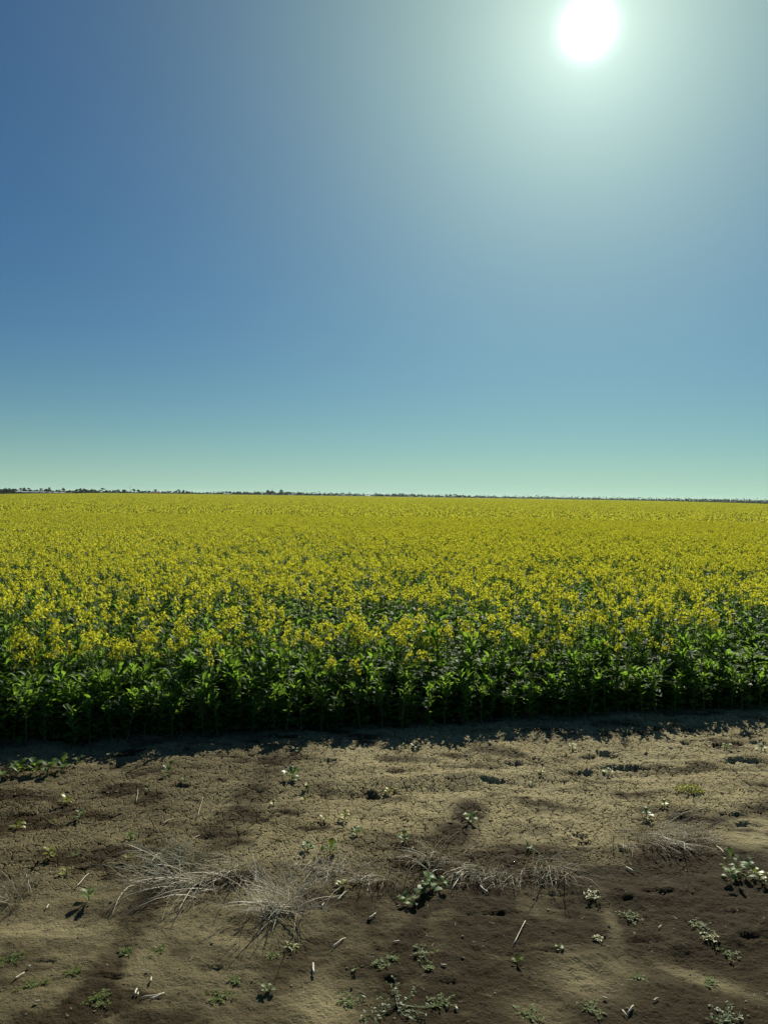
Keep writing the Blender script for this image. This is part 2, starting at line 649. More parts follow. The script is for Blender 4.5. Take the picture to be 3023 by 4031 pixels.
def flower_head_mb(rng, h=.20, nfl=22, size=.011, petals=4, spread=.036):
    """raceme: axis, open four petalled flowers round it, buds on top, young pods below. mats 0 stem 1 petal 2 bud"""
    b = MB()
    lean = Vector((rng.uniform(-.12, .12), rng.uniform(-.12, .12), 1)).normalized()
    b.tube([(0, 0, 0), lean*h*.5, lean*h], [.0032, .0026, .0018], 3, 0, False)
    for i in range(nfl):
        t = rng.random()
        zz = h*(.42 + .55*t)
        rad = spread*(1.15 - .75*t**2)*rng.uniform(.55, 1.1)
        ph = i*2.399 + rng.uniform(-.4, .4)
        outd = Vector((math.cos(ph), math.sin(ph), rng.uniform(.1, .9))).normalized()
        c = lean*zz + Vector((math.cos(ph)*rad, math.sin(ph)*rad, rad*.35))
        u = outd.orthogonal().normalized()
        u.rotate(Matrix.Rotation(rng.uniform(0, PI), 3, outd))
        w = outd.cross(u)
        s = size*rng.uniform(.75, 1.2)
        if petals == 4:
            for k in range(4):
                d1 = (u if k % 2 == 0 else w)*(1 if k < 2 else -1)
                d2 = (w if k % 2 == 0 else u)
                b.add([c, c + d1*s*.62 + d2*s*.48 + outd*s*.18, c + d1*s*1.15 + outd*s*.28, c + d1*s*.62 - d2*s*.48 + outd*s*.18], [(0, 1, 2, 3)], 1)
        else:
            b.add([c + (u+w)*s*.75, c + (w-u)*s*.75, c - (u+w)*s*.75, c + (u-w)*s*.75], [(0, 1, 2, 3)], 1)
    for i in range(6):
        ph = i*2.4
        c = lean*(h*(.96 + .05*rng.random())) + Vector((math.cos(ph), math.sin(ph), 0))*.008
        s = .0055
        b.add([c + Vector((0, 0, s*1.6)), c + Vector((s, 0, 0)), c + Vector((-s*.5, s*.9, 0)), c + Vector((-s*.5, -s*.9, 0))],
              [(0, 1, 2), (0, 2, 3), (0, 3, 1)], 2)
    for i in range(13):
        ph = rng.uniform(0, 2*PI)
        z0 = h*rng.uniform(-.25, .45)
        d = Vector((math.cos(ph), math.sin(ph), rng.uniform(.5, 1.4))).normalized()
        p0 = lean*z0
        w = d.cross(Vector((0, 0, 1))).normalized()*.0032
        e_ = p0 + d*rng.uniform(.04, .08)
        b.add([p0 - w*.4, p0 + w*.4, p0.lerp(e_, .6) + w, e_, p0.lerp(e_, .6) - w], [(0, 1, 2, 3, 4)], 0)
    return b


def stem_plan(rng, H, nb, spread):
    """main stem and branches: list of point lists and the tips"""
    lx, ly = rng.uniform(-.06, .06), rng.uniform(-.06, .06)
    main = [Vector((lx*t*t, ly*t*t, H*t)) for t in (0, .3, .6, .85, 1)]
    lines, tips = [main], [(main[-1], 0.0)]
    for k in range(nb):
        t0 = rng.uniform(.42, .80)
        i = min(3, int(t0*4))
        p0 = Vector((lx*t0*t0, ly*t0*t0, H*t0))
        ph = k*2.4 + rng.uniform(-.5, .5)
        rad = spread*rng.uniform(.5, 1.0)
        top = H*rng.uniform(.80, 1.0)
        if top < p0.z + .1:
            top = p0.z + .1
        d = Vector((math.cos(ph), math.sin(ph), 0))
        pts = [p0, p0 + d*rad*.6 + Vector((0, 0, (top-p0.z)*.4)), Vector((p0.x, p0.y, top)) + d*rad]
        lines.append(pts)
        tips.append((pts[-1], ph))
    return lines, tips


def stem_mb(lines, r0=.008, sides=5):
    b = MB()
    for k, pts in enumerate(lines):
        n = len(pts)
        ra = r0 if k == 0 else r0*.5
        b.tube(pts, [ra*(1 - .62*i/(n-1)) for i in range(n)], sides if k == 0 else max(3, sides-1), 0, False)
    return b


PMATS = [M_STEM, M_PETAL, M_BUD]
rngP = random.Random(5)

# shared meshes for the individually built plants
LEAF_BIG = [leaf_mb(rngP, rngP.uniform(.10, .18), rngP.uniform(.055, .10), rngP.uniform(.3, 1.0), rngP.uniform(.8, 2.4), rngP.uniform(.0, .4), lobes=.38, wav=.38).mesh('leaf', [M_LEAF]) for _ in range(9)]
LEAF_MED = [leaf_mb(rngP, rngP.uniform(.08, .14), rngP.uniform(.035, .065), rngP.uniform(.5, 1.1), rngP.uniform(.6, 1.8), rngP.uniform(.2, .5)).mesh('leaf', [M_LEAF]) for _ in range(8)]
LEAF_SML = [leaf_mb(rngP, rngP.uniform(.07, .12), rngP.uniform(.02, .035), rngP.uniform(.3, 1.1), rngP.uniform(.3, 1.2), .3, nseg=4, across=1).mesh('leaf', [M_LEAF]) for _ in range(6)]
HEADS = [flower_head_mb(rngP, rngP.uniform(.16, .25), rngP.randint(14, 20), .0142, 4, rngP.uniform(.042, .058)).mesh('flower_head', PMATS, False) for _ in range(8)]


def copy_tree(root):
    r = root.copy()
    COL.objects.link(r)
    for ch in root.children:
        c = ch.copy()
        COL.objects.link(c)
        c.parent = r
    return r


def put(name, mesh, parent, loc, rz, s=1.0, tilt=0.0):
    o = link(name, mesh, parent)
    o.location = loc
    o.rotation_euler = (0, tilt, rz)
    o.scale = (s, s, s)
    return o


def make_canola(rng, H, nb, spread, n_big, n_med, n_sml, heads=True, lo=.05, hi=.95):
    root = empty('canola_plant', (0, 0, 0))
    lines, tips = stem_plan(rng, H, nb, spread)
    ls = 1.0 if heads else .85
    stem_mb(lines, .009 if heads else .011).build('stem', [M_STEM], root)
    ph = rng.uniform(0, 6)
    tot = n_big + n_med
    for k in range(tot):
        t = lo + (hi-lo)*(k + rng.random()*.6)/tot
        ph += 2.4
        mesh = rng.choice(LEAF_BIG) if k < n_big else rng.choice(LEAF_MED)
        m = lines[0]
        z = H*t
        put('leaf', mesh, root, (m[-1].x*t*t, m[-1].y*t*t, z), ph, rng.uniform(.65, 1.2)*ls, rng.uniform(-.25, .25))
    for k in range(n_sml):
        ln = rng.choice(lines[1:] or lines)
        f = rng.uniform(.1, .8)
        p = ln[0].lerp(ln[-1], f)
        if len(ln) == 3:
            p = ln[0].lerp(ln[1], f*2) if f < .5 else ln[1].lerp(ln[2], f*2-1)
        put('leaf', rng.choice(LEAF_SML), root, p, rng.uniform(0, 6.3), rng.uniform(.8, 1.3))
    if heads:
        for (p, a) in tips:
            put('flower_head', rng.choice(HEADS), root, p - Vector((0, 0, .03)), rng.uniform(0, 6.3), rng.uniform(.8, 1.15))
    return root


G_CAN = 'canola plants along the front edge of the field'
LAB_LEAFY = 'leafy green canola plant without open flowers on the %s front edge of the field'
LAB_FLOW = 'canola plant with bright yellow flower heads in the %s front rows of the field'
PLACES = ('left hand', 'middle', 'right hand')
protos_leafy = [make_canola(rngP, H, nb, .09, nbg, nmd, nsm, False, .06, .92) for (H, nb, nbg, nmd, nsm) in ((.48, 3, 9, 13, 16), (.40, 2, 12, 12, 10), (.54, 4, 8, 12, 20), (.45, 3, 10, 13, 14), (.56, 4, 7, 13, 20))]
protos_flow = [make_canola(rngP, H, nb, sp, 3, 6, 5, True, .12, .72) for (H, nb, sp) in ((.86, 4, .13), (.92, 5, .15), (.80, 3, .12), (.95, 4, .14), (.88, 5, .12), (.83, 4, .15))]
for p_ in protos_leafy:
    tag(p_, LAB_LEAFY % 'middle', 'canola plant', G_CAN)
for p_ in protos_flow:
    tag(p_, LAB_FLOW % 'middle', 'canola plant', G_CAN)

rngC = random.Random(11)
used = set()
n_ind = 0
E_LEN = (e1 - e0).length
taken = []
tries = 0
E_IND = 1.55
while n_ind < 300 and tries < 20000:
    tries += 1
    s = rngC.uniform(-.25, E_LEN + .25)
    e = rngC.random()**1.15*E_IND
    if e < .0:
        continue
    x = e0.x + E_T.x*s + E_N.x*e
    y = e0.y + E_T.y*s + E_N.y*e
    if abs(x) > .515*y + .1:
        continue
    md = .13 if e < .6 else .17
    if any((x-a)**2 + (y-b)**2 < md*md for a, b in taken):
        continue
    taken.append((x, y))
    edge_n = .72 + .55*float(vnoise(s*.8, 0, 77))
    leafy = e < edge_n
    if leafy and e > .35 and rngC.random() < .15:
        leafy = False
    src = rngC.choice(protos_leafy if leafy else protos_flow)
    if src.name in used:
        o = copy_tree(src)
    else:
        o = src
        used.add(src.name)
    o['label'] = (LAB_LEAFY if leafy else LAB_FLOW) % PLACES[min(2, max(0, int(3*s/E_LEN)))]
    k = 1.0
    if not leafy:
        k = .80 + .30*min(1, max(0, (e-.8)/1.0))
        k *= rngC.uniform(.88, 1.12)
    else:
        k = rngC.uniform(.80, 1.16)*(.98 + .60*e)
    o.location = (x, y, gh(x, y) - .01)
    tl = .15 if leafy else .08
    o.rotation_euler = (rngC.uniform(-tl, tl), rngC.uniform(-tl, tl), rngC.uniform(0, 6.3))
    o.scale = (k, k, k)
    n_ind += 1
for p_ in protos_leafy + protos_flow:               # any kind that found no spot
    if p_.name not in used:
        for ch in list(p_.children):
            bpy.data.objects.remove(ch)
        bpy.data.objects.remove(p_)
print('individual canola plants', n_ind)

# ------------------------------------------------------------------ the rest of the crop: one object of instances
SRC = bpy.data.collections.new('canola_sources')
src_i = 0


def add_src(mb, mats=None, smooth=False):
    global src_i
    nm = 'canola_source_%03d' % src_i
    me = mb.mesh(nm, mats or [M_STEM, M_PETAL, M_BUD, M_LEAF], smooth)
    o = bpy.data.objects.new(nm, me)
    SRC.objects.link(o)
    src_i += 1
    return src_i - 1


def plant_mb(rng, H, nb, spread, nleaf, nfl, size, petals, sides, nseg, heads=True, big=False, hr=(.16, .25)):
    b = MB()
    lines, tips = stem_plan(rng, H, nb, spread)
    b.join(stem_mb(lines, .009, sides))
    ph = rng.uniform(0, 6)
    for k in range(nleaf):
        t = .1 + .68*(k + rng.random())/nleaf if heads else .06 + .9*(k + rng.random())/nleaf
        ph += 2.4
        lw = rng.uniform(.16, .26)*(1.15 - .6*t if not big else 1.2)
        v, f = leaf_geom(rng, lw, lw*rng.uniform(.38, .55), rng.uniform(.4, 1.0), rng.uniform(.6, 1.8), .3, nseg, 1)
        b.add(v, f, 3, Matrix.Translation((0, 0, H*t)) @ Matrix.Rotation(ph, 4, 'Z'))
    if heads:
        for (p, a) in tips:
            fh = flower_head_mb(rng, rng.uniform(*hr), nfl + rng.randint(-3, 4), size, petals, rng.uniform(.03, .044))
            b.join(fh, Matrix.Translation(p - Vector((0, 0, .03))))
    return b


rngS = random.Random(21)
NEAR = [add_src(plant_mb(rngS, rngS.uniform(.82, .96), rngS.randint(2, 3), rngS.uniform(.12, .17), 15, 14, .0142, 4, 4, 4)) for _ in range(7)]
GREEN = [add_src(plant_mb(rngS, rngS.uniform(.7, .85), 3, .12, 10, 6, .011, 4, 4, 4, False)) for _ in range(3)]
EDGE = [add_src(plant_mb(rngS, rngS.uniform(.4, .5), 1, .05, 11, 0, .01, 4, 4, 5, False, True)) for _ in range(3)]
MIDP = [add_src(plant_mb(rngS, rngS.uniform(.82, .96), rngS.randint(2, 4), rngS.uniform(.13, .18), 12, 10, .0175, 1, 3, 2)) for _ in range(6)]


def patch_mb(rng, size, nclump, fl_per, fl_size, leaf_n, leaf_size, rad):
    b = MB()
    for k in range(nclump):
        cx, cy = rng.uniform(-size/2, size/2), rng.uniform(-size/2, size/2)
        top = rng.uniform(.86, 1.14)
        if rng.random() < .08:
            top -= .12
        for j in range(fl_per):
            p = Vector((cx + rng.gauss(0, rad*.5), cy + rng.gauss(0, rad*.5), top - abs(rng.gauss(0, .13))))
            nrm = Vector((rng.gauss(0, 1), rng.gauss(0, 1), rng.gauss(0, .8))).normalized()
            u = nrm.orthogonal().normalized()*fl_size*rng.uniform(.6, 1.2)
            w = nrm.cross(u)
            b.add([p-u-w, p+u-w, p+u+w, p-u+w], [(0, 1, 2, 3)], 1)
        for j in range(leaf_n):
            p = Vector((cx + rng.gauss(0, rad), cy + rng.gauss(0, rad), rng.uniform(.4, top-.03)))
            nrm = Vector((rng.gauss(0, 1), rng.gauss(0, 1), rng.gauss(0, .9))).normalized()
            u = nrm.orthogonal().normalized()*leaf_size*rng.uniform(.6, 1.2)
            w = nrm.cross(u)*.6
            b.add([p-u-w, p+u-w, p+u+w, p-u+w], [(0, 1, 2, 3)], 3)
    return b


PATCH_S = 2.0
PATCH_L = 8.0
PS = [add_src(patch_mb(rngS, PATCH_S, 62, 6, .023, 7, .055, .12), [M_STEM, M_PETAL, M_BUD, M_UNDER]) for _ in range(5)]
PL = [add_src(patch_mb(rngS, PATCH_L, 300, 8, .048, 14, .09, .26), [M_STEM, M_PETAL, M_BUD, M_UNDER]) for _ in range(4)]

# far edge of the crop as a function of the direction x/y
FAR_T = np.array([(-0.70), -.505, -.40, -.33, -.10, .0, .245, .395, .505, .70])
FAR_D = np.array([260, 315, 640, 1500, 2300, 2400, 2000, 950, 480, 300.])


def far_d(x, y):
    return np.interp(x/np.maximum(y, .1), FAR_T, FAR_D)


rs = np.random.RandomState(3)
PTS, IDX, ROTV, SCL = [], [], [], []


def pts_add(x, y, z, idx, rot, scl):
    PTS.append(np.stack([x, y, z], 1))
    IDX.append(idx)
    ROTV.append(rot)
    SCL.append(scl)


# single plants out to PLIM metres
PLIM = 56.0
LODN = 24.0
DENS = 15.0
cell = 1/math.sqrt(DENS)
gx = np.arange(-PLIM*.64-4, PLIM*.64+4, cell)
gy = np.arange(4.0, PLIM, cell)
GX, GY = np.meshgrid(gx, gy)
GX, GY = GX.ravel(), GY.ravel()
GX = GX + rs.uniform(-.5, .5, GX.shape)*cell
GY = GY + rs.uniform(-.5, .5, GY.shape)*cell
E = edge_dist(GX, GY)
keep = (E > 0.02) & (np.abs(GX) < .62*GY + 3.0)
inview_ind = (E < E_IND + .02) & (np.abs(GX) < .515*GY + .1)
keep &= ~inview_ind
low = fbm(GX/2.6, GY/1.3, 61, 3)
low2 = fbm(GX/.8, GY/.6, 66, 2)
keep &= ~((low2 < .30) & (rs.rand(len(GX)) < .5))
GX, GY, E, low = GX[keep], GY[keep], E[keep], low[keep]
n = len(GX)
dist = np.hypot(GX, GY)
u = rs.rand(n)
pick = rs.randint(0, 1000, n)
idx = np.array(NEAR)[pick % len(NEAR)]
idx = np.where(u < sstep(.62, .30, low)*.60 + .10, np.array(GREEN)[pick % len(GREEN)], idx)
idx = np.where((E < 4.0) & (u > .62), np.array(GREEN)[pick % len(GREEN)], idx)
idx = np.where(dist > LODN, np.where(u < sstep(.62, .30, low)*.45 + .05, np.array(GREEN)[pick % len(GREEN)], np.array(MIDP)[pick % len(MIDP)]), idx)
edge_mask = (E < .72 + .55*vnoise(GX*.8, GY*0, 77))
idx = np.where(edge_mask, np.array(EDGE)[pick % len(EDGE)], idx)
scl = rs.uniform(.90, 1.10, n)*(.92 + .16*low)*np.where(edge_mask, .98 + .6*E, .82 + .30*sstep(.7, 1.8, E) - .10*sstep(1.3, 4.0, E))
rot = np.stack([rs.uniform(-.08, .08, n), rs.uniform(-.08, .08, n), rs.uniform(0, 6.283, n)], 1)
pts_add(GX, GY, ground_h(GX, GY) - .01, idx, rot, np.stack([scl]*3, 1))


LX = rs.uniform(-9, 11, 5200)
LE = rs.uniform(.12, 2.0, 5200)
LYs = e0.y + E_T.y*(LX-e0.x)/E_T.x + LE/E_N.y
LE = edge_dist(LX, LYs)
nl = len(LX)
pts_add(LX, LYs, ground_h(LX, LYs) - .01, np.array(EDGE)[rs.randint(0, 3, nl)],
        np.stack([rs.uniform(-.15, .15, nl), rs.uniform(-.15, .15, nl), rs.uniform(0, 6.283, nl)], 1), np.stack([rs.uniform(.45, .7, nl) + .35*np.clip(LE-.2, 0, .8)]*3, 1))


def tiles(size, dmin, dmax, srcs, sxy, dmin_y=0):
    gx = np.arange(-dmax*.66, dmax*.66, size) + size/2
    gy = np.arange(dmin, dmax, size) + size/2
    GX, GY = np.meshgrid(gx, gy)
    GX, GY = GX.ravel(), GY.ravel()
    k = (np.abs(GX) < .62*GY + size) & (GY < far_d(GX, GY))
    GX, GY = GX[k], GY[k]
    n = len(GX)
    idx = np.array(srcs)[rs.randint(0, len(srcs), n)]
    rot = np.stack([np.zeros(n), np.zeros(n), rs.randint(0, 4, n)*PI/2], 1)
    hz = (.96 + .09*fbm(GX/9, GY/6, 71, 2))
    scl = np.stack([np.full(n, sxy), np.full(n, sxy), hz], 1)
    pts_add(GX, GY, np.zeros(n), idx, rot, scl)
    return n


t1 = tiles(PATCH_S, PLIM, PLIM + 2.0*352, PS, 1.0)
D2 = PLIM + 2.0*352
t2 = tiles(PATCH_L, D2, D2 + 8.0*30, PL, 1.0)
D3 = D2 + 8.0*30
t3 = tiles(PATCH_L*3, D3, D3 + 24.0*62, PL, 3.0)
co = np.concatenate(PTS).astype(np.float32)
print('crop instances', len(co), t1, t2, t3)
me = bpy.data.meshes.new('canola_crop')
me.vertices.add(len(co))
me.vertices.foreach_set('co', co.ravel())
a = me.attributes.new('src_index', 'INT', 'POINT')
a.data.foreach_set('value', np.concatenate(IDX).astype(np.int32))
a = me.attributes.new('src_rot', 'FLOAT_VECTOR', 'POINT')
a.data.foreach_set('vector', np.concatenate(ROTV).astype(np.float32).ravel())
a = me.attributes.new('src_scale', 'FLOAT_VECTOR', 'POINT')
a.data.foreach_set('vector', np.concatenate(SCL).astype(np.float32).ravel())
me.update()
crop = tag(link('canola_crop', me), 'dense yellow flowering canola crop stretching from behind the front plants to the horizon', 'crop', kind='stuff')
gt = bpy.data.node_groups.new('canola_scatter', 'GeometryNodeTree')
gt.interface.new_socket('Geometry', in_out='INPUT', socket_type='NodeSocketGeometry')
gt.interface.new_socket('Geometry', in_out='OUTPUT', socket_type='NodeSocketGeometry')
gi = gt.nodes.new('NodeGroupInput')
go = gt.nodes.new('NodeGroupOutput')
iop = gt.nodes.new('GeometryNodeInstanceOnPoints')
ci = gt.nodes.new('GeometryNodeCollectionInfo')
ci.inputs['Collection'].default_value = SRC
ci.inputs['Separate Children'].default_value = True
ci.inputs['Reset Children'].default_value = True


def named(nm, ty):
    q = gt.nodes.new('GeometryNodeInputNamedAttribute')
    q.data_type = ty
    q.inputs['Name'].default_value = nm
    return q.outputs['Attribute']


gt.links.new(gi.outputs[0], iop.inputs['Points'])
gt.links.new(ci.outputs[0], iop.inputs['Instance'])
iop.inputs['Pick Instance'].default_value = True
gt.links.new(named('src_index', 'INT'), iop.inputs['Instance Index'])
e2r = gt.nodes.new('FunctionNodeEulerToRotation')
gt.links.new(named('src_rot', 'FLOAT_VECTOR'), e2r.inputs[0])
gt.links.new(e2r.outputs[0], iop.inputs['Rotation'])
gt.links.new(named('src_scale', 'FLOAT_VECTOR'), iop.inputs['Scale'])
gt.links.new(iop.outputs[0], go.inputs[0])
md = crop.modifiers.new('scatter', 'NODES')
md.node_group = gt

# ------------------------------------------------------------------ far trees
rngT = random.Random(31)


def tree_meshes(kind, rng):
    """returns (trunk mesh, crown mesh) of a tree one metre tall, base at the origin"""
    tr, cr = MB(), MB()
    blobs = []
    if kind == 'umbrella':
        tr.tube([(0, 0, 0), (.01, .01, .35), (.02, 0, .6)], [.03, .024, .016], 5)
        for k in range(4):
            a = k*1.57 + rng.uniform(-.4, .4)
            tip = (math.cos(a)*.26, math.sin(a)*.26, .80)
            tr.tube([(.012, .005, .45), (math.cos(a)*.13, math.sin(a)*.13, .66), tip], [.014, .01, .006], 4)
            blobs.append((Vector(tip), .17, .09))
        blobs += [(Vector((0, 0, .88)), .22, .10), (Vector((.1, -.05, .90)), .18, .09)]
    elif kind == 'round':
        tr.tube([(0, 0, 0), (0, .01, .3), (.01, 0, .6)], [.035, .028, .016], 5)
        for k in range(5):
            a = k*1.26 + rng.uniform(-.4, .4)
            tip = (math.cos(a)*.22, math.sin(a)*.22, rng.uniform(.5, .72))
            tr.tube([(0, 0, .3), tip], [.016, .008], 4)
            blobs.append((Vector(tip), .2, .17))
        blobs.append((Vector((0, 0, .80)), .24, .2))
    elif kind == 'tall':
        tr.tube([(0, 0, 0), (.01, .01, .4), (0, .02, .8)], [.03, .024, .01], 5)
        for k in range(6):
            a = k*2.4
            z = .36 + k*.095
            tip = (math.cos(a)*.14, math.sin(a)*.14, z)
            tr.tube([(0, 0, z-.12), tip], [.012, .006], 4)
            blobs.append((Vector(tip), .14, .12))
        blobs.append((Vector((0, 0, .90)), .11, .1))
    else:                                            # bushy to the ground
        tr.tube([(0, 0, 0), (.01, 0, .3), (0, .02, .55)], [.04, .03, .015], 5)
        for k in range(7):
            a = k*2.4
            blobs.append((Vector((math.cos(a)*.28*rng.uniform(.4, 1.1), math.sin(a)*.28, rng.uniform(.22, .72))), .26, .22))
        blobs.append((Vector((0, 0, .76)), .26, .22))
    for c, rx, rz in blobs:
        for j in range(30 if kind != 'bushy' else 34):
            d = Vector((rng.gauss(0, 1), rng.gauss(0, 1), rng.gauss(0, 1))).normalized()
            r_ = rng.uniform(.35, 1.0)
            p = c + Vector((d.x*rx*r_, d.y*rx*r_, d.z*rz*r_))
            nrm = Vector((rng.gauss(0, 1), rng.gauss(0, 1), rng.gauss(0, 1))).normalized()
            u = nrm.orthogonal().normalized()*rng.uniform(.04, .08)
            w = nrm.cross(u)*.8
            cr.add([p-u-w, p+u-w*.6, p+u+w, p-u*.5+w], [(0, 1, 2, 3)])
    return tr.mesh('trunk', [M_BARK]), cr.mesh('crown', [M_TREE], False)


KINDS = {k: [tree_meshes(k, rngT) for _ in range(3)] for k in ('umbrella', 'round', 'tall', 'bushy')}


def horizon_y(px):
    # pixel row of the true horizon at column px
    d = ROT @ Vector(((px - PW/2)/FPX, 0, -1))
    upz = (ROT @ Vector((0, 1, 0))).z
    return PH/2 + d.z/upz*FPX


G_TREE = 'trees along the horizon'
TREE_DONE = [0]


def tree(px, top, kind, D, wid=1.0, label=None, group=True):
    d = ray(px, horizon_y(px))
    x, y = d.x/d.y*D, D
    H = CAM_H + (horizon_y(px) - top)/FPX*D
    H = max(H, 2.2)
    tm, cm = rngT.choice(KINDS[kind])
    nm = {'umbrella': 'flat_topped_tree', 'round': 'round_tree', 'tall': 'slender_tree', 'bushy': 'bushy_tree'}[kind]
    o = empty(nm, (x, y, 0), rngT.uniform(0, 6.3))
    o.scale = (H*wid, H*wid, H)
    link('trunk', tm, o)
    link('crown', cm, o)
    TREE_DONE[0] += 1
    tag(o, label, 'tree', G_TREE if group else None)
    return o


def Z1(zx, zy):
    return zx*.4822, 1850 + zy*.4822


def Z2(zx, zy):
    return 750 + zx*.4822, 1850 + zy*.4822


def Z3(zx, zy):
    return 1500 + zx*.4822, 1850 + zy*.4822


def Z4(zx, zy):
    return 2250 + zx*.466, 1850 + zy*.466


# trees one can tell apart, with where they stand
NAMED = [
    (Z1, 175, 147, 'umbrella', 'flat topped tree furthest left above the long white shed'),
    (Z1, 203, 143, 'tall', 'slender tree rising over the left part of the long white shed'),
    (Z1, 238, 147, 'umbrella', 'umbrella shaped tree on a thin trunk above the middle of the long white shed'),
    (Z1, 340, 150, 'umbrella', 'flat topped tree standing over the right end of the long white shed'),
    (Z1, 382, 151, 'bushy', 'dark bushy tree filling the gap between the two white sheds'),
    (Z1, 407, 142, 'tall', 'tall slender tree beside the gap between the two white sheds'),
    (Z1, 520, 145, 'round', 'large round crowned tree over the right end of the short white shed'),
    (Z1, 628, 155, 'round', 'round tree right of the white sheds, first of a loose row of five'),
    (Z1, 660, 149, 'tall', 'taller slender tree second in the loose row right of the sheds'),
    (Z1, 690, 150, 'round', 'round tree in the middle of the loose row right of the sheds'),
    (Z1, 842, 147, 'umbrella', 'wide umbrella shaped tree standing clear between low scrub on the left horizon'),
    (Z1, 967, 155, 'round', 'lone round tree left of the thin mast on the horizon'),
    (Z1, 1015, 157, 'bushy', 'broad bushy tree immediately left of the thin mast'),
    (Z1, 1095, 155, 'umbrella', 'spreading tree immediately right of the thin mast'),
    (Z1, 1132, 160, 'umbrella', 'small flat topped tree second to the right of the thin mast'),
    (Z1, 1270, 158, 'umbrella', 'flat topped tree above the small red roof on the horizon'),
    (Z1, 1460, 159, 'umbrella', 'flat topped tree in the open stretch right of the red roof'),
    (Z1, 1500, 162, 'tall', 'small upright tree next to a flat topped one right of the red roof'),
    (Z2, 633, 163, 'tall', 'tall upright tree at the left end of the tallest central clump'),
    (Z2, 665, 165, 'round', 'round tree in the tallest central clump beside an upright one'),
    (Z2, 740, 160, 'tall', 'single tall tree standing highest right of the central clump'),
    (Z2, 1458, 200, 'umbrella', 'tiny lone tree in the gap of the tree line at the centre of the horizon'),
    (Z3, 670, 203, 'tall', 'upright tree at the right end of the dark central belt'),
    (Z4, 903, 243, 'umbrella', 'pair like flat topped tree standing out of the right hand belt'),
    (Z4, 1497, 253, 'round', 'small round tree near the right end of the horizon'),
    (Z4, 1550, 256, 'umbrella', 'low flat topped tree closest to the right end of the horizon'),
]
DLINE = lambda px: float(np.interp(px, [0, 800, 1500, 2250, 3023], [1150, 1900, 2500, 2900, 2300]))
for (Z, zx, zy, kind, lab) in NAMED:
    px, py = Z(zx, zy)
    tree(px, py, kind, DLINE(px)*.985, 1.0, lab, False)
SEG = [(190, 'low dark tree of the dense belt above the longest white shed'), (505, 'low dark tree in the belt between the white sheds and the thin mast'),
       (790, 'small dark tree between the thin mast and the sparse middle left horizon'), (1030, 'small tree in the sparse stretch left of the tallest central clump'),
       (1180, 'tree in the tallest clump just left of the middle of the horizon'), (1455, 'tree in the unbroken dark belt left of the small central gap'),
       (1880, 'tree in the dark belt right of the small central gap'), (2630, 'hazy low tree in the thin belt right of centre on the horizon'),
       (9999, 'tree in the slightly taller belt at the right end of the horizon')]


# belt outline: (px, top row)
BELT = [(0, 1923), (25, 1920), (60, 1921), (66, 1928), (90, 1926), (130, 1928), (160, 1927), (185, 1925), (215, 1929), (230, 1928),
        (262, 1930), (285, 1928), (320, 1926), (352, 1925), (372, 1924), (392, 1930), (425, 1929), (445, 1928), (480, 1931), (545, 1931),
        (565, 1929), (588, 1929), (625, 1932), (650, 1932), (688, 1931), (745, 1933), (770, 1935), (800, 1937), (850, 1936), (870, 1933), (892, 1933),
        (915, 1933), (931, 1935), (947, 1933), (965, 1935), (985, 1935), (1004, 1937), (1018, 1935), (1035, 1937), (1045, 1932), (1055, 1930),
        (1070, 1931), (1090, 1936), (1122, 1933), (1136, 1935), (1150, 1936), (1180, 1937), (1200, 1940), (1250, 1940), (1300, 1941), (1350, 1941),
        (1400, 1943), (1440, 1946)]
BELT2 = [(1466, 1946), (1510, 1946), (1540, 1945), (1562, 1943), (1590, 1943), (1615, 1946), (1634, 1944), (1665, 1948), (1692, 1949), (1730, 1951),
         (1762, 1949), (1794, 1948), (1822, 1949), (1840, 1949), (1862, 1952), (1876, 1951), (1910, 1955), (1960, 1955), (2000, 1957), (2060, 1957),
         (2120, 1959), (2180, 1960), (2250, 1961), (2310, 1962), (2400, 1965), (2480, 1967), (2560, 1969), (2620, 1970), (2650, 1966), (2680, 1965), (2720, 1967),
         (2750, 1965), (2790, 1966), (2830, 1967), (2880, 1969), (2930, 1971), (2980, 1973), (3023, 1974), (3060, 1974)]


def belt(pts, step0):
    px = pts[0][0] - 20
    xs = [p[0] for p in pts]
    ts = [p[1] for p in pts]
    while px < pts[-1][0]:
        top = float(np.interp(px, xs, ts)) + rngT.uniform(-1.5, 3.0) - (2.2 if px > 1460 else 0)
        k = rngT.choice(['bushy', 'bushy', 'bushy', 'round', 'round', 'umbrella'])
        tree(px, top, k, DLINE(px)*rngT.uniform(.96, 1.10), rngT.uniform(1.0, 1.5), next(l for q, l in SEG if px < q))
        px += step0*rngT.uniform(.6, 1.4)


belt(BELT, 11.5)
belt(BELT2, 14.0)
print('trees', TREE_DONE[0])

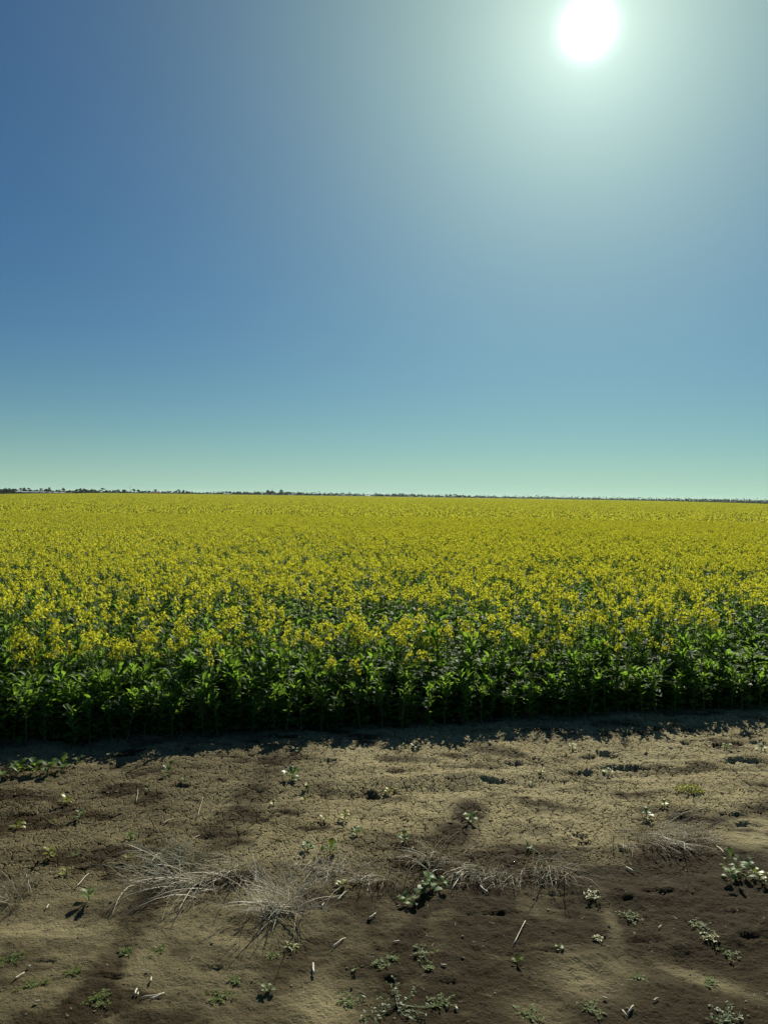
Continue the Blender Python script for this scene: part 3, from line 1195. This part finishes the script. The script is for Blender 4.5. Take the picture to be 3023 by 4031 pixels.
# long low scrub under the trees: reads as one mass
scrub = MB()
for k in range(11000):
    px = rngT.uniform(-60, 3090)
    if 1438 < px < 1462:
        continue
    D = DLINE(px)*rngT.uniform(.90, 1.06)
    dd = ray(px, horizon_y(px))
    hmax = 3.0 if px < 300 else (4.2 if px < 1000 else 9.0)
    p = Vector((dd.x/dd.y*D, D, abs(rngT.gauss(0, .45))*hmax))
    nrm = Vector((rngT.gauss(0, 1), rngT.gauss(0, 1), rngT.gauss(0, 1))).normalized()
    u = nrm.orthogonal().normalized()*rngT.uniform(.5, 1.4)*max(1.0, D/1500)
    w = nrm.cross(u)*.8
    scrub.add([p-u-w, p+u-w*.6, p+u+w, p-u*.5+w], [(0, 1, 2, 3)])
for k in range(1500):                                 # hedge in front of the sheds
    px = rngT.uniform(-60, 560)
    D = rngT.uniform(760, 870)
    dd = ray(px, horizon_y(px))
    p = Vector((dd.x/dd.y*D, D, rngT.uniform(0, .9)))
    nrm = Vector((rngT.gauss(0, 1), rngT.gauss(0, 1), rngT.gauss(0, 1))).normalized()
    u = nrm.orthogonal().normalized()*rngT.uniform(.3, .7)
    w = nrm.cross(u)*.5
    scrub.add([p-u-w, p+u-w*.6, p+u+w, p-u*.5+w], [(0, 1, 2, 3)])
tag(scrub.build('scrub_belt', M_TREE, None, False), 'continuous low dark scrub under the trees along the whole horizon', 'scrub', kind='stuff')


# sheds, mast -----------------------------------------------------------------
def shed(px0, px1, D, wall_h, roof_h, depth, wallm, roofm, label):
    d0, d1 = ray(px0, horizon_y(px0)), ray(px1, horizon_y(px1))
    x0, x1 = d0.x/d0.y*D, d1.x/d1.y*D
    o = empty('long_shed', ((x0+x1)/2, D, 0))
    hw = (x1-x0)/2
    b = MB()
    b.add([(-hw, 0, 0), (hw, 0, 0), (hw, 0, wall_h), (-hw, 0, wall_h), (-hw, depth, 0), (hw, depth, 0), (hw, depth, wall_h), (-hw, depth, wall_h),
           (-hw, depth/2, wall_h+roof_h-.1), (hw, depth/2, wall_h+roof_h-.1)],
          [(0, 1, 2, 3), (5, 4, 7, 6), (1, 5, 6, 9, 2), (4, 0, 3, 8, 7)])
    b.build('wall', wallm, o, False)
    r = MB()
    ov = .5
    for s_ in (0, 1):
        ya, yb = (-ov, depth/2) if s_ == 0 else (depth+ov, depth/2)
        za, zb = wall_h-.1, wall_h+roof_h
        r.add([(-hw-ov, ya, za), (hw+ov, ya, za), (hw+ov, yb, zb), (-hw-ov, yb, zb), (-hw-ov, ya, za+.12), (hw+ov, ya, za+.12), (hw+ov, yb, zb+.12), (-hw-ov, yb, zb+.12)],
              [(0, 1, 2, 3), (7, 6, 5, 4), (0, 4, 5, 1), (1, 5, 6, 2), (3, 2, 6, 7), (0, 3, 7, 4)])
    r.build('roof', roofm, o, False)
    dm = MB()
    nd = max(2, int(hw*2/9))
    for k in range(nd):
        cx = -hw + (k+.5)*2*hw/nd
        q = MB()
        q.add([(cx-.9, -.06, 0), (cx+.9, -.06, 0), (cx+.9, -.06, 1.6), (cx-.9, -.06, 1.6), (cx-.9, .02, 0), (cx+.9, .02, 0), (cx+.9, .02, 1.6), (cx-.9, .02, 1.6)],
              [(0, 1, 2, 3), (5, 4, 7, 6), (1, 5, 6, 2), (4, 0, 3, 7), (3, 2, 6, 7)])
        q.build('door', M_POLE, o, False)
    return tag(o, label, 'shed')


shed(63, 176, 900, 1.3, .5, 10, M_WHITE, M_WHITE, 'longest low white shed on the far left horizon under the trees')
shed(192, 252, 900, 1.2, .5, 9, M_WHITE, M_WHITE, 'shorter low white shed right of the longest one on the left horizon')
shed(262, 278, 880, 1.0, .3, 6, M_WHITE, M_WHITE, 'tiny white shed rightmost of the three on the left horizon')
shed(600, 632, 1500, 2.0, 1.5, 9, M_POLE, M_RUST, 'small house with a dull red roof among trees on the left horizon')


def mast(px, top, D, label):
    dd = ray(px, horizon_y(px))
    H = CAM_H + (horizon_y(px)-top)/FPX*D
    o = empty('mast', (dd.x/dd.y*D, D, 0))
    b = MB()
    b.tube([(0, 0, 0), (0, 0, H)], [.45, .3], 6)
    b.build('pole', M_POLE, o)
    c = MB()
    c.tube([(-1.2, 0, H*.93), (1.2, 0, H*.93)], .14, 4)
    c.build('crossarm', M_POLE, o)
    tag(o, label, 'mast')


shed(1437, 1449, 2250, 3.2, 1.2, 8, M_WHITE, M_WHITE, 'tiny pale shed in the gap of the tree line at the centre of the horizon')
mast(514, 1915, 1500, 'thin dark mast rising above the trees on the left horizon')
mast(580, 1923, 1700, 'fainter shorter mast right of the tall thin one on the left horizon')

# ------------------------------------------------------------------ weeds on the bare soil
rngW = random.Random(41)


def weed(px, py, wpx, label, mat=M_WEED, n=7, hfac=.45, broad=.55, name='broadleaf_weed', group=None, lf=.48, scat=0.0):
    x, y = at(px, py)
    span = abs(at(px + wpx, py)[0] - x)               # whole width in metres
    o = empty(name, (x, y, gh(x, y) - .005), rngW.uniform(0, 6.3))
    H = span*hfac
    st = MB()
    st.tube([(0, 0, -.01), (span*.03, 0, H*.5), (span*.02, span*.03, H*.9)], [.004, .003, .002], 4, 0, False)
    st.build('stem', M_STEM, o)
    ph = rngW.uniform(0, 6)
    for k in range(n):
        ph += 2.4 + rngW.uniform(-.3, .3)
        Lf = span*lf*rngW.uniform(.8, 1.2)
        v, f = leaf_geom(rngW, Lf, Lf*broad*rngW.uniform(.8, 1.2), rngW.uniform(.25, 1.0), rngW.uniform(.6, 1.8), rngW.uniform(.1, .4), 5, 1, .28, .22, .15)
        b = MB()
        b.add(v, f)
        l = b.build('leaf', mat, o)
        rr, aa = span*scat*math.sqrt(rngW.random()), rngW.uniform(0, 6.3)
        l.location = (math.cos(aa)*rr, math.sin(aa)*rr*.7, H*(.1 + .75*k/n))
        l.rotation_euler = (0, 0, ph)
    return tag(o, label, 'weed', group)


S = 'on the bare soil'
WEEDS = [
    # leafy seedlings at the left end of the shadow
    (12, 3050, 80, 'pale leafy seedling at the extreme left where the crop shadow ends', M_WEEDP, 6),
    (75, 3035, 110, 'green leafy seedling second from the left along the shadow edge', M_WEED, 8),
    (140, 3028, 90, 'seedling with glossy leaves third from the left along the shadow edge', M_WEED, 7),
    (190, 3030, 110, 'broad green seedling fourth from the left along the shadow edge', M_WEED, 8),
    (248, 3018, 90, 'seedling at the right end of the leafy row on the left shadow edge', M_WEED, 7),
    (310, 2992, 60, 'dim small seedling just inside the shadow right of the leafy row', M_WEED, 5),
    # far strip
    (662, 3056, 74, 'bright yellow green weed alone left of centre close to the crop shadow', M_WEED, 7),
    (727, 3084, 36, 'small pale weed just right of the bright weed near the crop shadow', M_WEEDP, 5),
    (265, 3162, 62, 'yellowish weed on the left soil below the leafy row', M_YWEED, 7),
    (318, 3222, 62, 'pale leaved weed on the left soil below the yellowish one', M_WEEDP, 6),
    (70, 3254, 62, 'yellow flowering weed close to the left border above the grass', M_YWEED, 6),
    (208, 3240, 34, 'small yellowish weed between two others on the left soil', M_YWEED, 5),
    (515, 3306, 60, 'low dull weed on the smooth soil left of centre above the dry grass', M_CREEP, 7),
    (585, 3124, 40, 'faint weed beside an upright twig left of centre', M_WEED, 5),
    (200, 3385, 72, 'yellow green weed with narrow leaves on the left soil above the grass', M_YWEED, 8),
    (298, 3380, 34, 'tiny pale weed right of the narrow leaved yellow one', M_WEEDP, 5),
    (505, 3398, 52, 'bright weed just above the big drooping straw tuft', M_YWEED, 6),
    (262, 3452, 56, 'slanting yellow green weed left of the big drooping straw tuft', M_YWEED, 6),
    (1150, 3072, 96, 'wide dark green weed with glinting leaves left of the cracked mud', M_WEED, 10),
    (1212, 3102, 40, 'small yellow green weed below the wide dark one on the cracked mud', M_YWEED, 5),
    (1078, 3172, 46, 'low yellow green weed on the mud left of the crack field', M_YWEED, 6),
    (1198, 3150, 34, 'weed beside a shallow pit left of centre', M_YWEED, 5),
    (1275, 3236, 44, 'pale pointed weed first of two side by side below centre', M_YWEED, 6),
    (1356, 3228, 62, 'yellow green weed second of two side by side below centre', M_YWEED, 8),
    (1404, 3290, 66, 'bushy dark green weed casting a round shadow below centre', M_WEED, 10),
    (1592, 3324, 66, 'weed with one bright pale leaf at the top of the dry grass band', M_WEEDP, 6),
    (1210, 3350, 62, 'pale spiky weed at the left end of the dry grass band', M_WEEDP, 8),
    (1300, 3370, 86, 'flat dull green weed spread inside the dry grass band', M_CREEP, 9),
    (1532, 3106, 46, 'weed with narrow leaves right beside a deep hollow in the cracked mud', M_YWEED, 7),
    (1636, 2952, 44, 'small bright weed at the edge of the crop shadow right of centre', M_WEED, 6),
    (1592, 2938, 30, 'tiny weed at the edge of the crop shadow near centre', M_YWEED, 5),
    (1166, 2966, 44, 'pale leaved weed just outside the crop shadow left of centre', M_WEEDP, 6),
    (1852, 3232, 72, 'upright pale weed on a dark clump at the lower border of the cracked mud', M_WEEDP, 8),
    (1315, 3490, 0, None, None, 0),
    (1345, 3500, 62, 'yellow green upright weed right of the radiating straw tuft', M_YWEED, 7),
    (2394, 3038, 46, 'weed with pale leaves standing against a dark crack right of centre', M_WEEDP, 7),
    (2094, 3066, 34, 'small pale weed with a shadow on the cracked mud right of centre', M_WEEDP, 5),
    (2130, 3036, 32, 'flat yellowish weed below the row of hoof prints', M_YWEED, 6),
    (2252, 2946, 42, 'pale thin weed above the row of hoof prints', M_WEEDP, 6),
    (2820, 2852, 38, 'small pale weed at the shadow edge near the right border', M_WEEDP, 5),
    (2858, 2950, 46, 'dull green weed inside the large hoof print at right', M_CREEP, 7),
    (2996, 2956, 50, 'pale weed at the right border above the two long prints', M_WEEDP, 7),
    (2612, 3176, 48, 'dry yellow green weed on a dark clod right of centre', M_YWEED, 8),
    (2542, 3212, 66, 'straggly green weed left of the clod weed on the moist soil', M_WEED, 7),
    (2080, 3356, 42, 'small grey weed on the dark soil above the right hand grass', M_WEEDP, 6),
    (352, 3562, 96, 'weed with two big pale leaves left of the big drooping straw tuft', M_WEEDP, 5),
    (1052, 3914, 64, 'small weed with one pale leaf at the bottom left of centre', M_WEEDP, 5),
    (1398, 3834, 36, 'thin pale weed above the big creeping weed', M_WEEDP, 5),
    (2198, 3742, 44, 'bright green weed at the end of a dark slot in the soil', M_WEED, 7),
    (2036, 3790, 56, 'dull green weed below the dark slot right of centre', M_CREEP, 7),
    (2845, 3668, 0, None, None, 0),
]
for wd in WEEDS:
    if wd[2] > 0:
        weed(*wd[:5], n=wd[5])
# the two large pale weeds in the foreground
weed(1690, 3512, 150, 'largest pale leaved weed in the foreground at centre', M_WEEDP, 20, .30, .75, lf=.27, scat=.30)
weed(1612, 3556, 120, 'low pale weed touching the lower left of the largest foreground weed', M_WEEDP, 12, .2, .7, lf=.28, scat=.28)
weed(2900, 3462, 210, 'large sprawling weed with whitish leaves at the right border', M_WEEDP, 26, .26, .5, lf=.20, scat=.40)
weed(2990, 3480, 120, 'yellow green leafy weed overlapping the large one at the right border', M_YWEED, 14, .3, .55, lf=.25, scat=.3)


def creeper(px, py, wpx, label, nst=6, mat=M_CREEP):
    x, y = at(px, py)
    span = abs(at(px + wpx, py)[0] - x)
    o = empty('creeping_weed', (x, y, gh(x, y) + .003), rngW.uniform(0, 6.3))
    for k in range(nst):
        a = k*2*PI/nst + rngW.uniform(-.4, .4)
        Ls = span*.5*rngW.uniform(.6, 1.1)
        b = MB()
        pts = [Vector((math.cos(a + i*.1)*Ls*i/4, math.sin(a + i*.1)*Ls*i/4, .005 + .004*math.sin(i*1.3 + k))) for i in range(5)]
        b.tube(pts, [.0020, .0018, .0015, .0012, .001], 3, 0, False)
        for i in range(int(12 + 20*Ls)):
            t = rngW.uniform(.15, 1)
            q = pts[min(3, int(t*4))].lerp(pts[min(4, int(t*4)+1)], t*4 % 1)
            lf = rngW.uniform(.012, .026)
            v, f = leaf_geom(rngW, lf, lf*.42, rngW.uniform(0, .45), .5, .2, 2, 1, .1)
            b.add(v, f, 1, Matrix.Translation(q) @ Matrix.Rotation(rngW.uniform(0, 6.3), 4, 'Z'))
        b.build('frond', [M_STEM, mat], o)
    return tag(o, label, 'creeping weed')


for c_ in [(1560, 3965, 330, 'largest creeping green weed spread flat at the bottom centre', 11, M_WEED), (1370, 3945, 120, 'small creeping weed on the left of the largest one', 6),
           (1735, 3955, 130, 'creeping weed with dry stems on the right of the largest one', 6), (1660, 3765, 130, 'creeping frond on the dark soil above the largest creeping weed', 6),
           (1495, 3812, 80, 'flat pale green rosette left of the creeping frond on dark soil', 6), (1545, 3778, 50, 'tiny flat rosette just above the pale green rosette', 5),
           (1690, 3820, 44, 'tiny grey green rosette below the creeping frond', 5), (2327, 3547, 70, 'small round creeping weed left of the deep slot in the soil', 6, M_YWEED),
           (2480, 3612, 100, 'grey green creeping patch below the deep slot in the soil', 7), (2752, 3648, 110, 'creeping weed on the moist soil at right below the large weed', 7),
           (2792, 3695, 90, 'yellow green creeping patch lower of two at right', 6, M_YWEED), (2350, 3696, 40, 'tiny yellowish rosette between two dark slots', 5, M_YWEED),
           (2870, 3738, 90, 'faint creeping patch near the right border below the yellow green one', 6), (2512, 3843, 60, 'rosette between the two light dry strips at bottom right', 5),
           (2860, 4015, 210, 'wide creeping weed cut by the bottom border at right', 8, M_WEED), (2800, 3850, 80, 'creeping weed beside the long light dry strip', 6),
           (2330, 3980, 120, 'dull creeping patch at the bottom right of centre', 7), (2080, 4000, 120, 'creeping patch at the bottom between dry crust and moist soil', 7),
           (50, 3790, 130, 'creeping green weed at the left border low in the picture', 7), (130, 3905, 150, 'yellow green creeping weed near the bottom left corner', 7),
           (385, 3970, 150, 'dim creeping weed right of the bottom left corner', 7), (630, 3758, 100, 'flat creeping weed above the scattered straw at lower left', 6),
           (500, 3765, 70, 'small creeping weed left of another above the straw', 5), (290, 3850, 90, 'creeping weed left of a long dark hollow', 6),
           (870, 3945, 140, 'pale creeping weed right of the crossed straws', 7), (930, 3880, 60, 'small creeping weed above the pale creeping one', 5),
           (1070, 3780, 70, 'dim creeping weed left of the bright upright straw', 6), (1150, 3740, 80, 'creeping weed below the radiating straw tuft', 6, M_YWEED)]:
    creeper(*c_)


def moss(px, py, wpx, label):
    x, y = at(px, py)
    span = abs(at(px + wpx, py)[0] - x)
    b = MB()
    for k in range(420):
        a, r_ = rngW.uniform(0, 6.3), rngW.random()**.5
        p = Vector((math.cos(a)*r_*span*.5, math.sin(a)*r_*span*.36, (1-r_*r_)*.035))
        lf = rngW.uniform(.012, .028)
        v, f = leaf_geom(rngW, lf, lf*.45, rngW.uniform(.2, 1.2), .6, .2, 2, 1, .1)
        b.add(v, f, 0, Matrix.Translation(p) @ Matrix.Rotation(rngW.uniform(0, 6.3), 4, 'Z'))
    o = empty('cushion_weed', (x, y, gh(x, y)))
    tag(b.build('foliage', M_YWEED, o), kind='stuff')
    tag(o, label, 'weed')


moss(2712, 3120, 110, 'low yellow green cushion weed on the border of cracked and moist soil at right')


# dry grass ---------------------------------------------------------------------
def blade_pts(rng, base, az, Lb, pitch, droop, n=5):
    pts = [Vector(base)]
    a = pitch
    for i in range(n):
        st = Lb/n
        pts.append(pts[-1] + Vector((math.cos(az)*math.cos(a), math.sin(az)*math.cos(a), math.sin(a)))*st)
        a -= droop/n
        az += rng.uniform(-.08, .08)
        if pts[-1].z < .004:
            pts[-1].z = .004
            a = max(a, 0.0)
    return pts


def ribbon(b, pts, w, mat=0):
    vs, fs = [], []
    for i, p in enumerate(pts):
        d = (pts[min(i+1, len(pts)-1)] - pts[max(i-1, 0)]).normalized()
        s_ = d.cross(Vector((0, 0, 1)))
        s_ = s_.normalized() if s_.length > .05 else Vector((1, 0, 0))
        ww = w*(1 - .75*i/(len(pts)-1))
        vs += [p - s_*ww, p + Vector((0, 0, ww*.6)), p + s_*ww]
    for i in range(len(pts)-1):
        for k in range(2):
            fs.append((i*3+k, i*3+k+1, i*3+k+4, i*3+k+3))
    b.add(vs, fs, mat)


def tuft(px, py, wpx, nb, nst, label, az0=None, spread=PI, pitch=(.2, 1.1), droop=(.4, 1.4), lmul=1.0, green=.12, wid=.0016, bmat=None):
    x, y = at(px, py)
    span = abs(at(px + wpx, py)[0] - x)
    o = empty('dry_grass_tuft', (x, y, gh(x, y) - .004))
    b, g = MB(), MB()
    for k in range(nb):
        a = rngW.uniform(0, 2*PI) if az0 is None else az0 + rngW.gauss(0, spread*.4)
        base = (rngW.gauss(0, span*.19), rngW.gauss(0, span*.13), 0)
        Lb = span*.5*lmul*rngW.uniform(.45, 1.1)
        pts = blade_pts(rngW, base, a, Lb, rngW.uniform(*pitch), rngW.uniform(*droop))
        ribbon(g if rngW.random() < green else b, pts, wid*rngW.uniform(.7, 1.3))
    tag(b.build('dry_blades', bmat or M_STRAW, o), kind='stuff')
    if g.f:
        tag(g.build('green_blades', M_GRASS, o), kind='stuff')
    for k in range(nst):
        a = rngW.uniform(0, 2*PI) if az0 is None else az0 + rngW.gauss(0, spread*.4)
        base = (rngW.gauss(0, span*.16), rngW.gauss(0, span*.10), 0)
        pts = blade_pts(rngW, base, a, span*.5*lmul*rngW.uniform(.9, 1.3), rngW.uniform(*pitch), rngW.uniform(*droop))
        q = MB()
        q.tube(pts, [.0030, .0028, .0026, .0024, .002, .0013], 4, 0)
        q.build('stalk', M_PSTRAW, o)
    return tag(o, label, 'dry grass')


LT = -2.3                                             # falling towards the camera and to the left
tuft(740, 3480, 480, 260, 14, 'big drooping tuft of dry straw falling to the lower left', LT, 1.5, (.1, .9), (.3, 1.2), 1.05, .4)
tuft(680, 3410, 360, 340, 5, 'dark matted grass clump behind the big drooping straw tuft', None, PI, (.1, 1.0), (.5, 1.8), .9, .8)
tuft(1105, 3590, 360, 230, 22, 'radiating tuft of fine bleached straw left of centre in the foreground', None, PI, (.3, 1.3), (.1, .8), 1.2, .04, .0013, M_PSTRAW)
tuft(955, 3440, 260, 150, 6, 'wispy dry tuft between the drooping and the radiating tufts', -1.4, 2.2, (.2, 1.2), (.3, 1.2), 1.1, .15)
tuft(60, 3540, 240, 120, 5, 'thin dry tuft at the left border', None, PI, (.4, 1.3), (.2, 1.0), 1.0, .25)
tuft(130, 3490, 120, 60, 3, 'small upright dry tuft right of the one at the left border', None, PI, (.5, 1.3), (.2, .9), 1.0, .1)
tuft(1300, 3445, 300, 150, 5, 'flat dry tuft in the grass band left of the pale weeds', None, PI, (.1, 1.0), (.3, 1.3), 1.0, .2)
tuft(1480, 3460, 260, 130, 8, 'sparse dry tuft with bright stalks above the largest foreground weed', -1.7, 2.4, (.2, 1.2), (.2, 1.0), 1.1, .1)
tuft(1680, 3390, 240, 130, 8, 'dry tuft with curved stalks behind the largest foreground weed', -1.6, 2.0, (.3, 1.2), (.2, 1.2), 1.1, .15)
tuft(1850, 3440, 280, 170, 8, 'greenish straw tuft right of the largest foreground weed', -1.5, 1.6, (.3, 1.2), (.4, 1.4), 1.1, .4)
tuft(1960, 3470, 220, 110, 5, 'low straw tuft between the greenish one and the dark based one', None, PI, (.1, 1.0), (.3, 1.2), 1.0, .15)
tuft(2150, 3440, 300, 170, 8, 'straw tuft with dark base right of centre in the foreground', -1.3, 1.8, (.2, 1.2), (.4, 1.4), 1.1, .3)
tuft(2560, 3300, 330, 170, 9, 'arching straw tuft on the moist soil at right', -.9, 1.5, (.3, 1.1), (.3, 1.2), 1.2, .25)
tuft(2720, 3290, 180, 90, 4, 'small straw tuft right of the arching one', None, PI, (.3, 1.2), (.3, 1.2), 1.0, .15)
tuft(2440, 3330, 140, 40, 4, 'sparse straws left of the arching tuft', -1.4, 1.6, (.3, 1.2), (.2, .9), 1.1, .05)


# single straws and twigs -------------------------------------------------------
def straw(px, py, px2, py2, label, rad=.0035, mat=M_PSTRAW, name='straw', lift=.0):
    a, c = at(px, py), at(px2, py2)
    za, zc = gh(*a) + rad, gh(*c) + rad + lift
    n = 5
    b = MB()
    o0 = Vector((a[0], a[1], za))
    pts = []
    for i in range(n):
        t = i/(n-1)
        x, y = a[0] + (c[0]-a[0])*t, a[1] + (c[1]-a[1])*t
        z = max(gh(x, y) + rad + .004, za + (zc-za)*t) + rngW.uniform(0, .004)
        pts.append(Vector((x + rngW.uniform(-.003, .003), y, z)) - o0)
    b.tube(pts, [rad, rad*1.05, rad, rad*.9, rad*.75], 6, 0)
    o = b.build(name, mat)
    o.location = o0
    return tag(o, label, 'straw' if name == 'straw' else 'twig')


STRAWS = [(1236, 3860, 1232, 3816, 'thickest bright upright straw at lower left of centre', .006), (1304, 3757, 1358, 3712, 'curved grey straw right of the radiating tuft base', .0035),
          (530, 3948, 540, 3922, 'short thick pale straw leftmost of the lower left group', .0055), (540, 3948, 548, 3935, 'tiny pale chip touching the short thick straw', .004),
          (592, 3896, 598, 3880, 'short pale straw above the crossed straws at lower left', .005), (592, 3966, 650, 3940, 'front one of two crossed straws at lower left', .0045),
          (556, 3958, 636, 3942, 'rear darker one of two crossed straws at lower left', .0035), (558, 3846, 584, 3855, 'thin straw right of the long dark hollow at lower left', .003),
          (138, 3979, 156, 3972, 'short straw near the bottom left corner', .0045), (60, 3878, 96, 3848, 'straw near the left border above the corner', .004),
          (112, 3829, 122, 3824, 'tiny chip above the straw near the left border', .0045), (183, 3592, 194, 3576, 'short straw below the left border tuft', .004),
          (1450, 3633, 1478, 3616, 'greenish grey straw below the largest foreground weed', .0055), (1547, 3728, 1572, 3724, 'flat straw above the creeping frond', .0038),
          (1736, 3812, 1758, 3812, 'short level straw right of the creeping frond', .0038), (1792, 3970, 1800, 3988, 'short upright straw right of the creeping dry stems', .006),
          (2448, 3982, 2466, 4002, 'left limb of the pale v of straws at the bottom right', .005), (2470, 3992, 2492, 3968, 'right limb of the pale v of straws at the bottom right', .0045),
          (2374, 3930, 2390, 3935, 'short straw above the pale v at the bottom right', .0035), (2570, 3942, 2588, 3932, 'thin straw right of the pale v at the bottom right', .003),
          (2462, 3430, 2494, 3449, 'bright straw below the sparse straws at right', .005), (2820, 3338, 2852, 3370, 'slanting straw above the large whitish weed', .004),
          (1888, 3508, 1924, 3532, 'grey straw right of the largest foreground weed', .0055), (1776, 3530, 1824, 3442, 'long arched straw leaning right of the largest foreground weed', .0035),
          (1324, 3564, 1366, 3520, 'forked dry straw below the yellow green weed', .0035), (1268, 3592, 1276, 3576, 'short straw right of the radiating tuft', .004),
          (2430, 3264, 2484, 3264, 'level straw above the sparse straws at right', .003), (2018, 3736, 2066, 3648, 'long thin leaning straw on dark soil right of centre', .003),
          (496, 3402, 0, 0, None, 0), (2590, 3560, 0, 0, None, 0), (1160, 3380, 1182, 3386, 'level straw on soil at the left end of the grass band', .003),
          (2590, 3660, 2600, 3646, 'faint chip below the grey green creeping patch', .003), (300, 3510, 350, 3452, 'long brown straw left of the drooping tuft', .003)]
for s_ in STRAWS:
    if s_[4]:
        straw(*s_[:5], rad=s_[5])
straw(776, 3232, 800, 3146, 'upright forked dry twig left of the cracked mud', .004, M_STRAW, 'twig')
straw(538, 3172, 545, 3118, 'thin upright twig on the left soil', .0035, M_STRAW, 'twig')
straw(634, 3262, 684, 3228, 'dark twig lying on the soil left of the cracked mud', .004, M_STRAW, 'twig')

# loose clods and crumbs: nobody could count them
rngK = np.random.RandomState(9)
cl = MB()
ico_v = [Vector(v).normalized() for v in ((0, 0, 1), (.89, 0, .45), (.28, .85, .45), (-.72, .53, .45), (-.72, -.53, .45), (.28, -.85, .45),
                                          (.72, .53, -.45), (-.28, .85, -.45), (-.89, 0, -.45), (-.28, -.85, -.45), (.72, -.53, -.45), (0, 0, -1))]
ico_f = [(0, 1, 2), (0, 2, 3), (0, 3, 4), (0, 4, 5), (0, 5, 1), (1, 6, 2), (2, 7, 3), (3, 8, 4), (4, 9, 5), (5, 10, 1),
         (6, 7, 2), (7, 8, 3), (8, 9, 4), (9, 10, 5), (10, 6, 1)]
NC = 5200
cx = rngK.uniform(-5, 5.6, NC*2)
cy = rngK.uniform(3.4, 9.6, NC*2)
ce = edge_dist(cx, cy)
prob = .22 + .8*np.exp(-((ce + .55)/.55)**2) + .35*(fbm(cx/.6, cy/.5, 91, 2) > .56)
k_ = rngK.rand(NC*2) < prob
cx, cy, ce = cx[k_], cy[k_], ce[k_]
cz = ground_h(cx, cy)
for i in range(len(cx)):
    s = .004 + (.016 if ce[i] > -1.6 else .006)*rngK.rand()**5
    sq = rngK.uniform(.45, .8)
    ph = rngK.uniform(0, 6.3)
    c_, s2 = math.cos(ph), math.sin(ph)
    vs = []
    for v in ico_v:
        r_ = s*rngK.uniform(.7, 1.25)
        X_, Y_, Z_ = v.x*r_*1.3, v.y*r_, v.z*r_*sq
        vs.append((cx[i] + X_*c_ - Y_*s2, cy[i] + X_*s2 + Y_*c_, cz[i] + s*.15 + Z_))
    cl.add(vs, ico_f)
tag(cl.build('soil_clods', M_CLOD, None, False), 'loose soil crumbs and small clods scattered over the bare ground', 'clods', kind='stuff')

# ------------------------------------------------------------------ thin air haze
HB = MB()
hx, hy0, hy1, hz0, hz1 = 12000, -1500, 12500, -1.6, 32.0
HB.add([(-hx, hy0, hz0), (hx, hy0, hz0), (hx, hy1, hz0), (-hx, hy1, hz0), (-hx, hy0, hz1), (hx, hy0, hz1), (hx, hy1, hz1), (-hx, hy1, hz1)],
       [(3, 2, 1, 0), (4, 5, 6, 7), (0, 1, 5, 4), (1, 2, 6, 5), (2, 3, 7, 6), (3, 0, 4, 7)])
mh, t_, N_, L_ = new_mat('haze')
o_ = N_('ShaderNodeOutputMaterial')
pv = N_('ShaderNodeVolumePrincipled')
pv.inputs['Color'].default_value = (.72, .90, .86, 1)
pv.inputs['Density'].default_value = HAZE
pv.inputs['Anisotropy'].default_value = .3
L_(pv.outputs[0], o_.inputs['Volume'])
tag(HB.build('haze', mh, None, False), 'thin bright air haze over the distant field and tree line', 'haze', kind='stuff')

# chaff: short broken bits of straw lying on the soil, nobody could count them
ch = MB()
for k in range(900):
    x, y = rngW.uniform(-4, 4.6), rngW.uniform(3.5, 8.4)
    if edge_dist(x, y) > -.9 or (rngW.random() < .5 and float(vnoise(x/.7, y/.6, 97)) < .5):
        continue
    a, l_ = rngW.uniform(0, PI), rngW.uniform(.008, .04)
    z = gh(x, y) + .006
    d = Vector((math.cos(a), math.sin(a), rngW.uniform(-.1, .25)))*l_
    p0 = Vector((x, y, z))
    ribbon(ch, [p0, p0 + d*.5, p0 + d], .0013)
tag(ch.build('chaff', M_STRAW, None), 'short broken bits of dry straw strewn over the bare soil', 'chaff', kind='stuff')
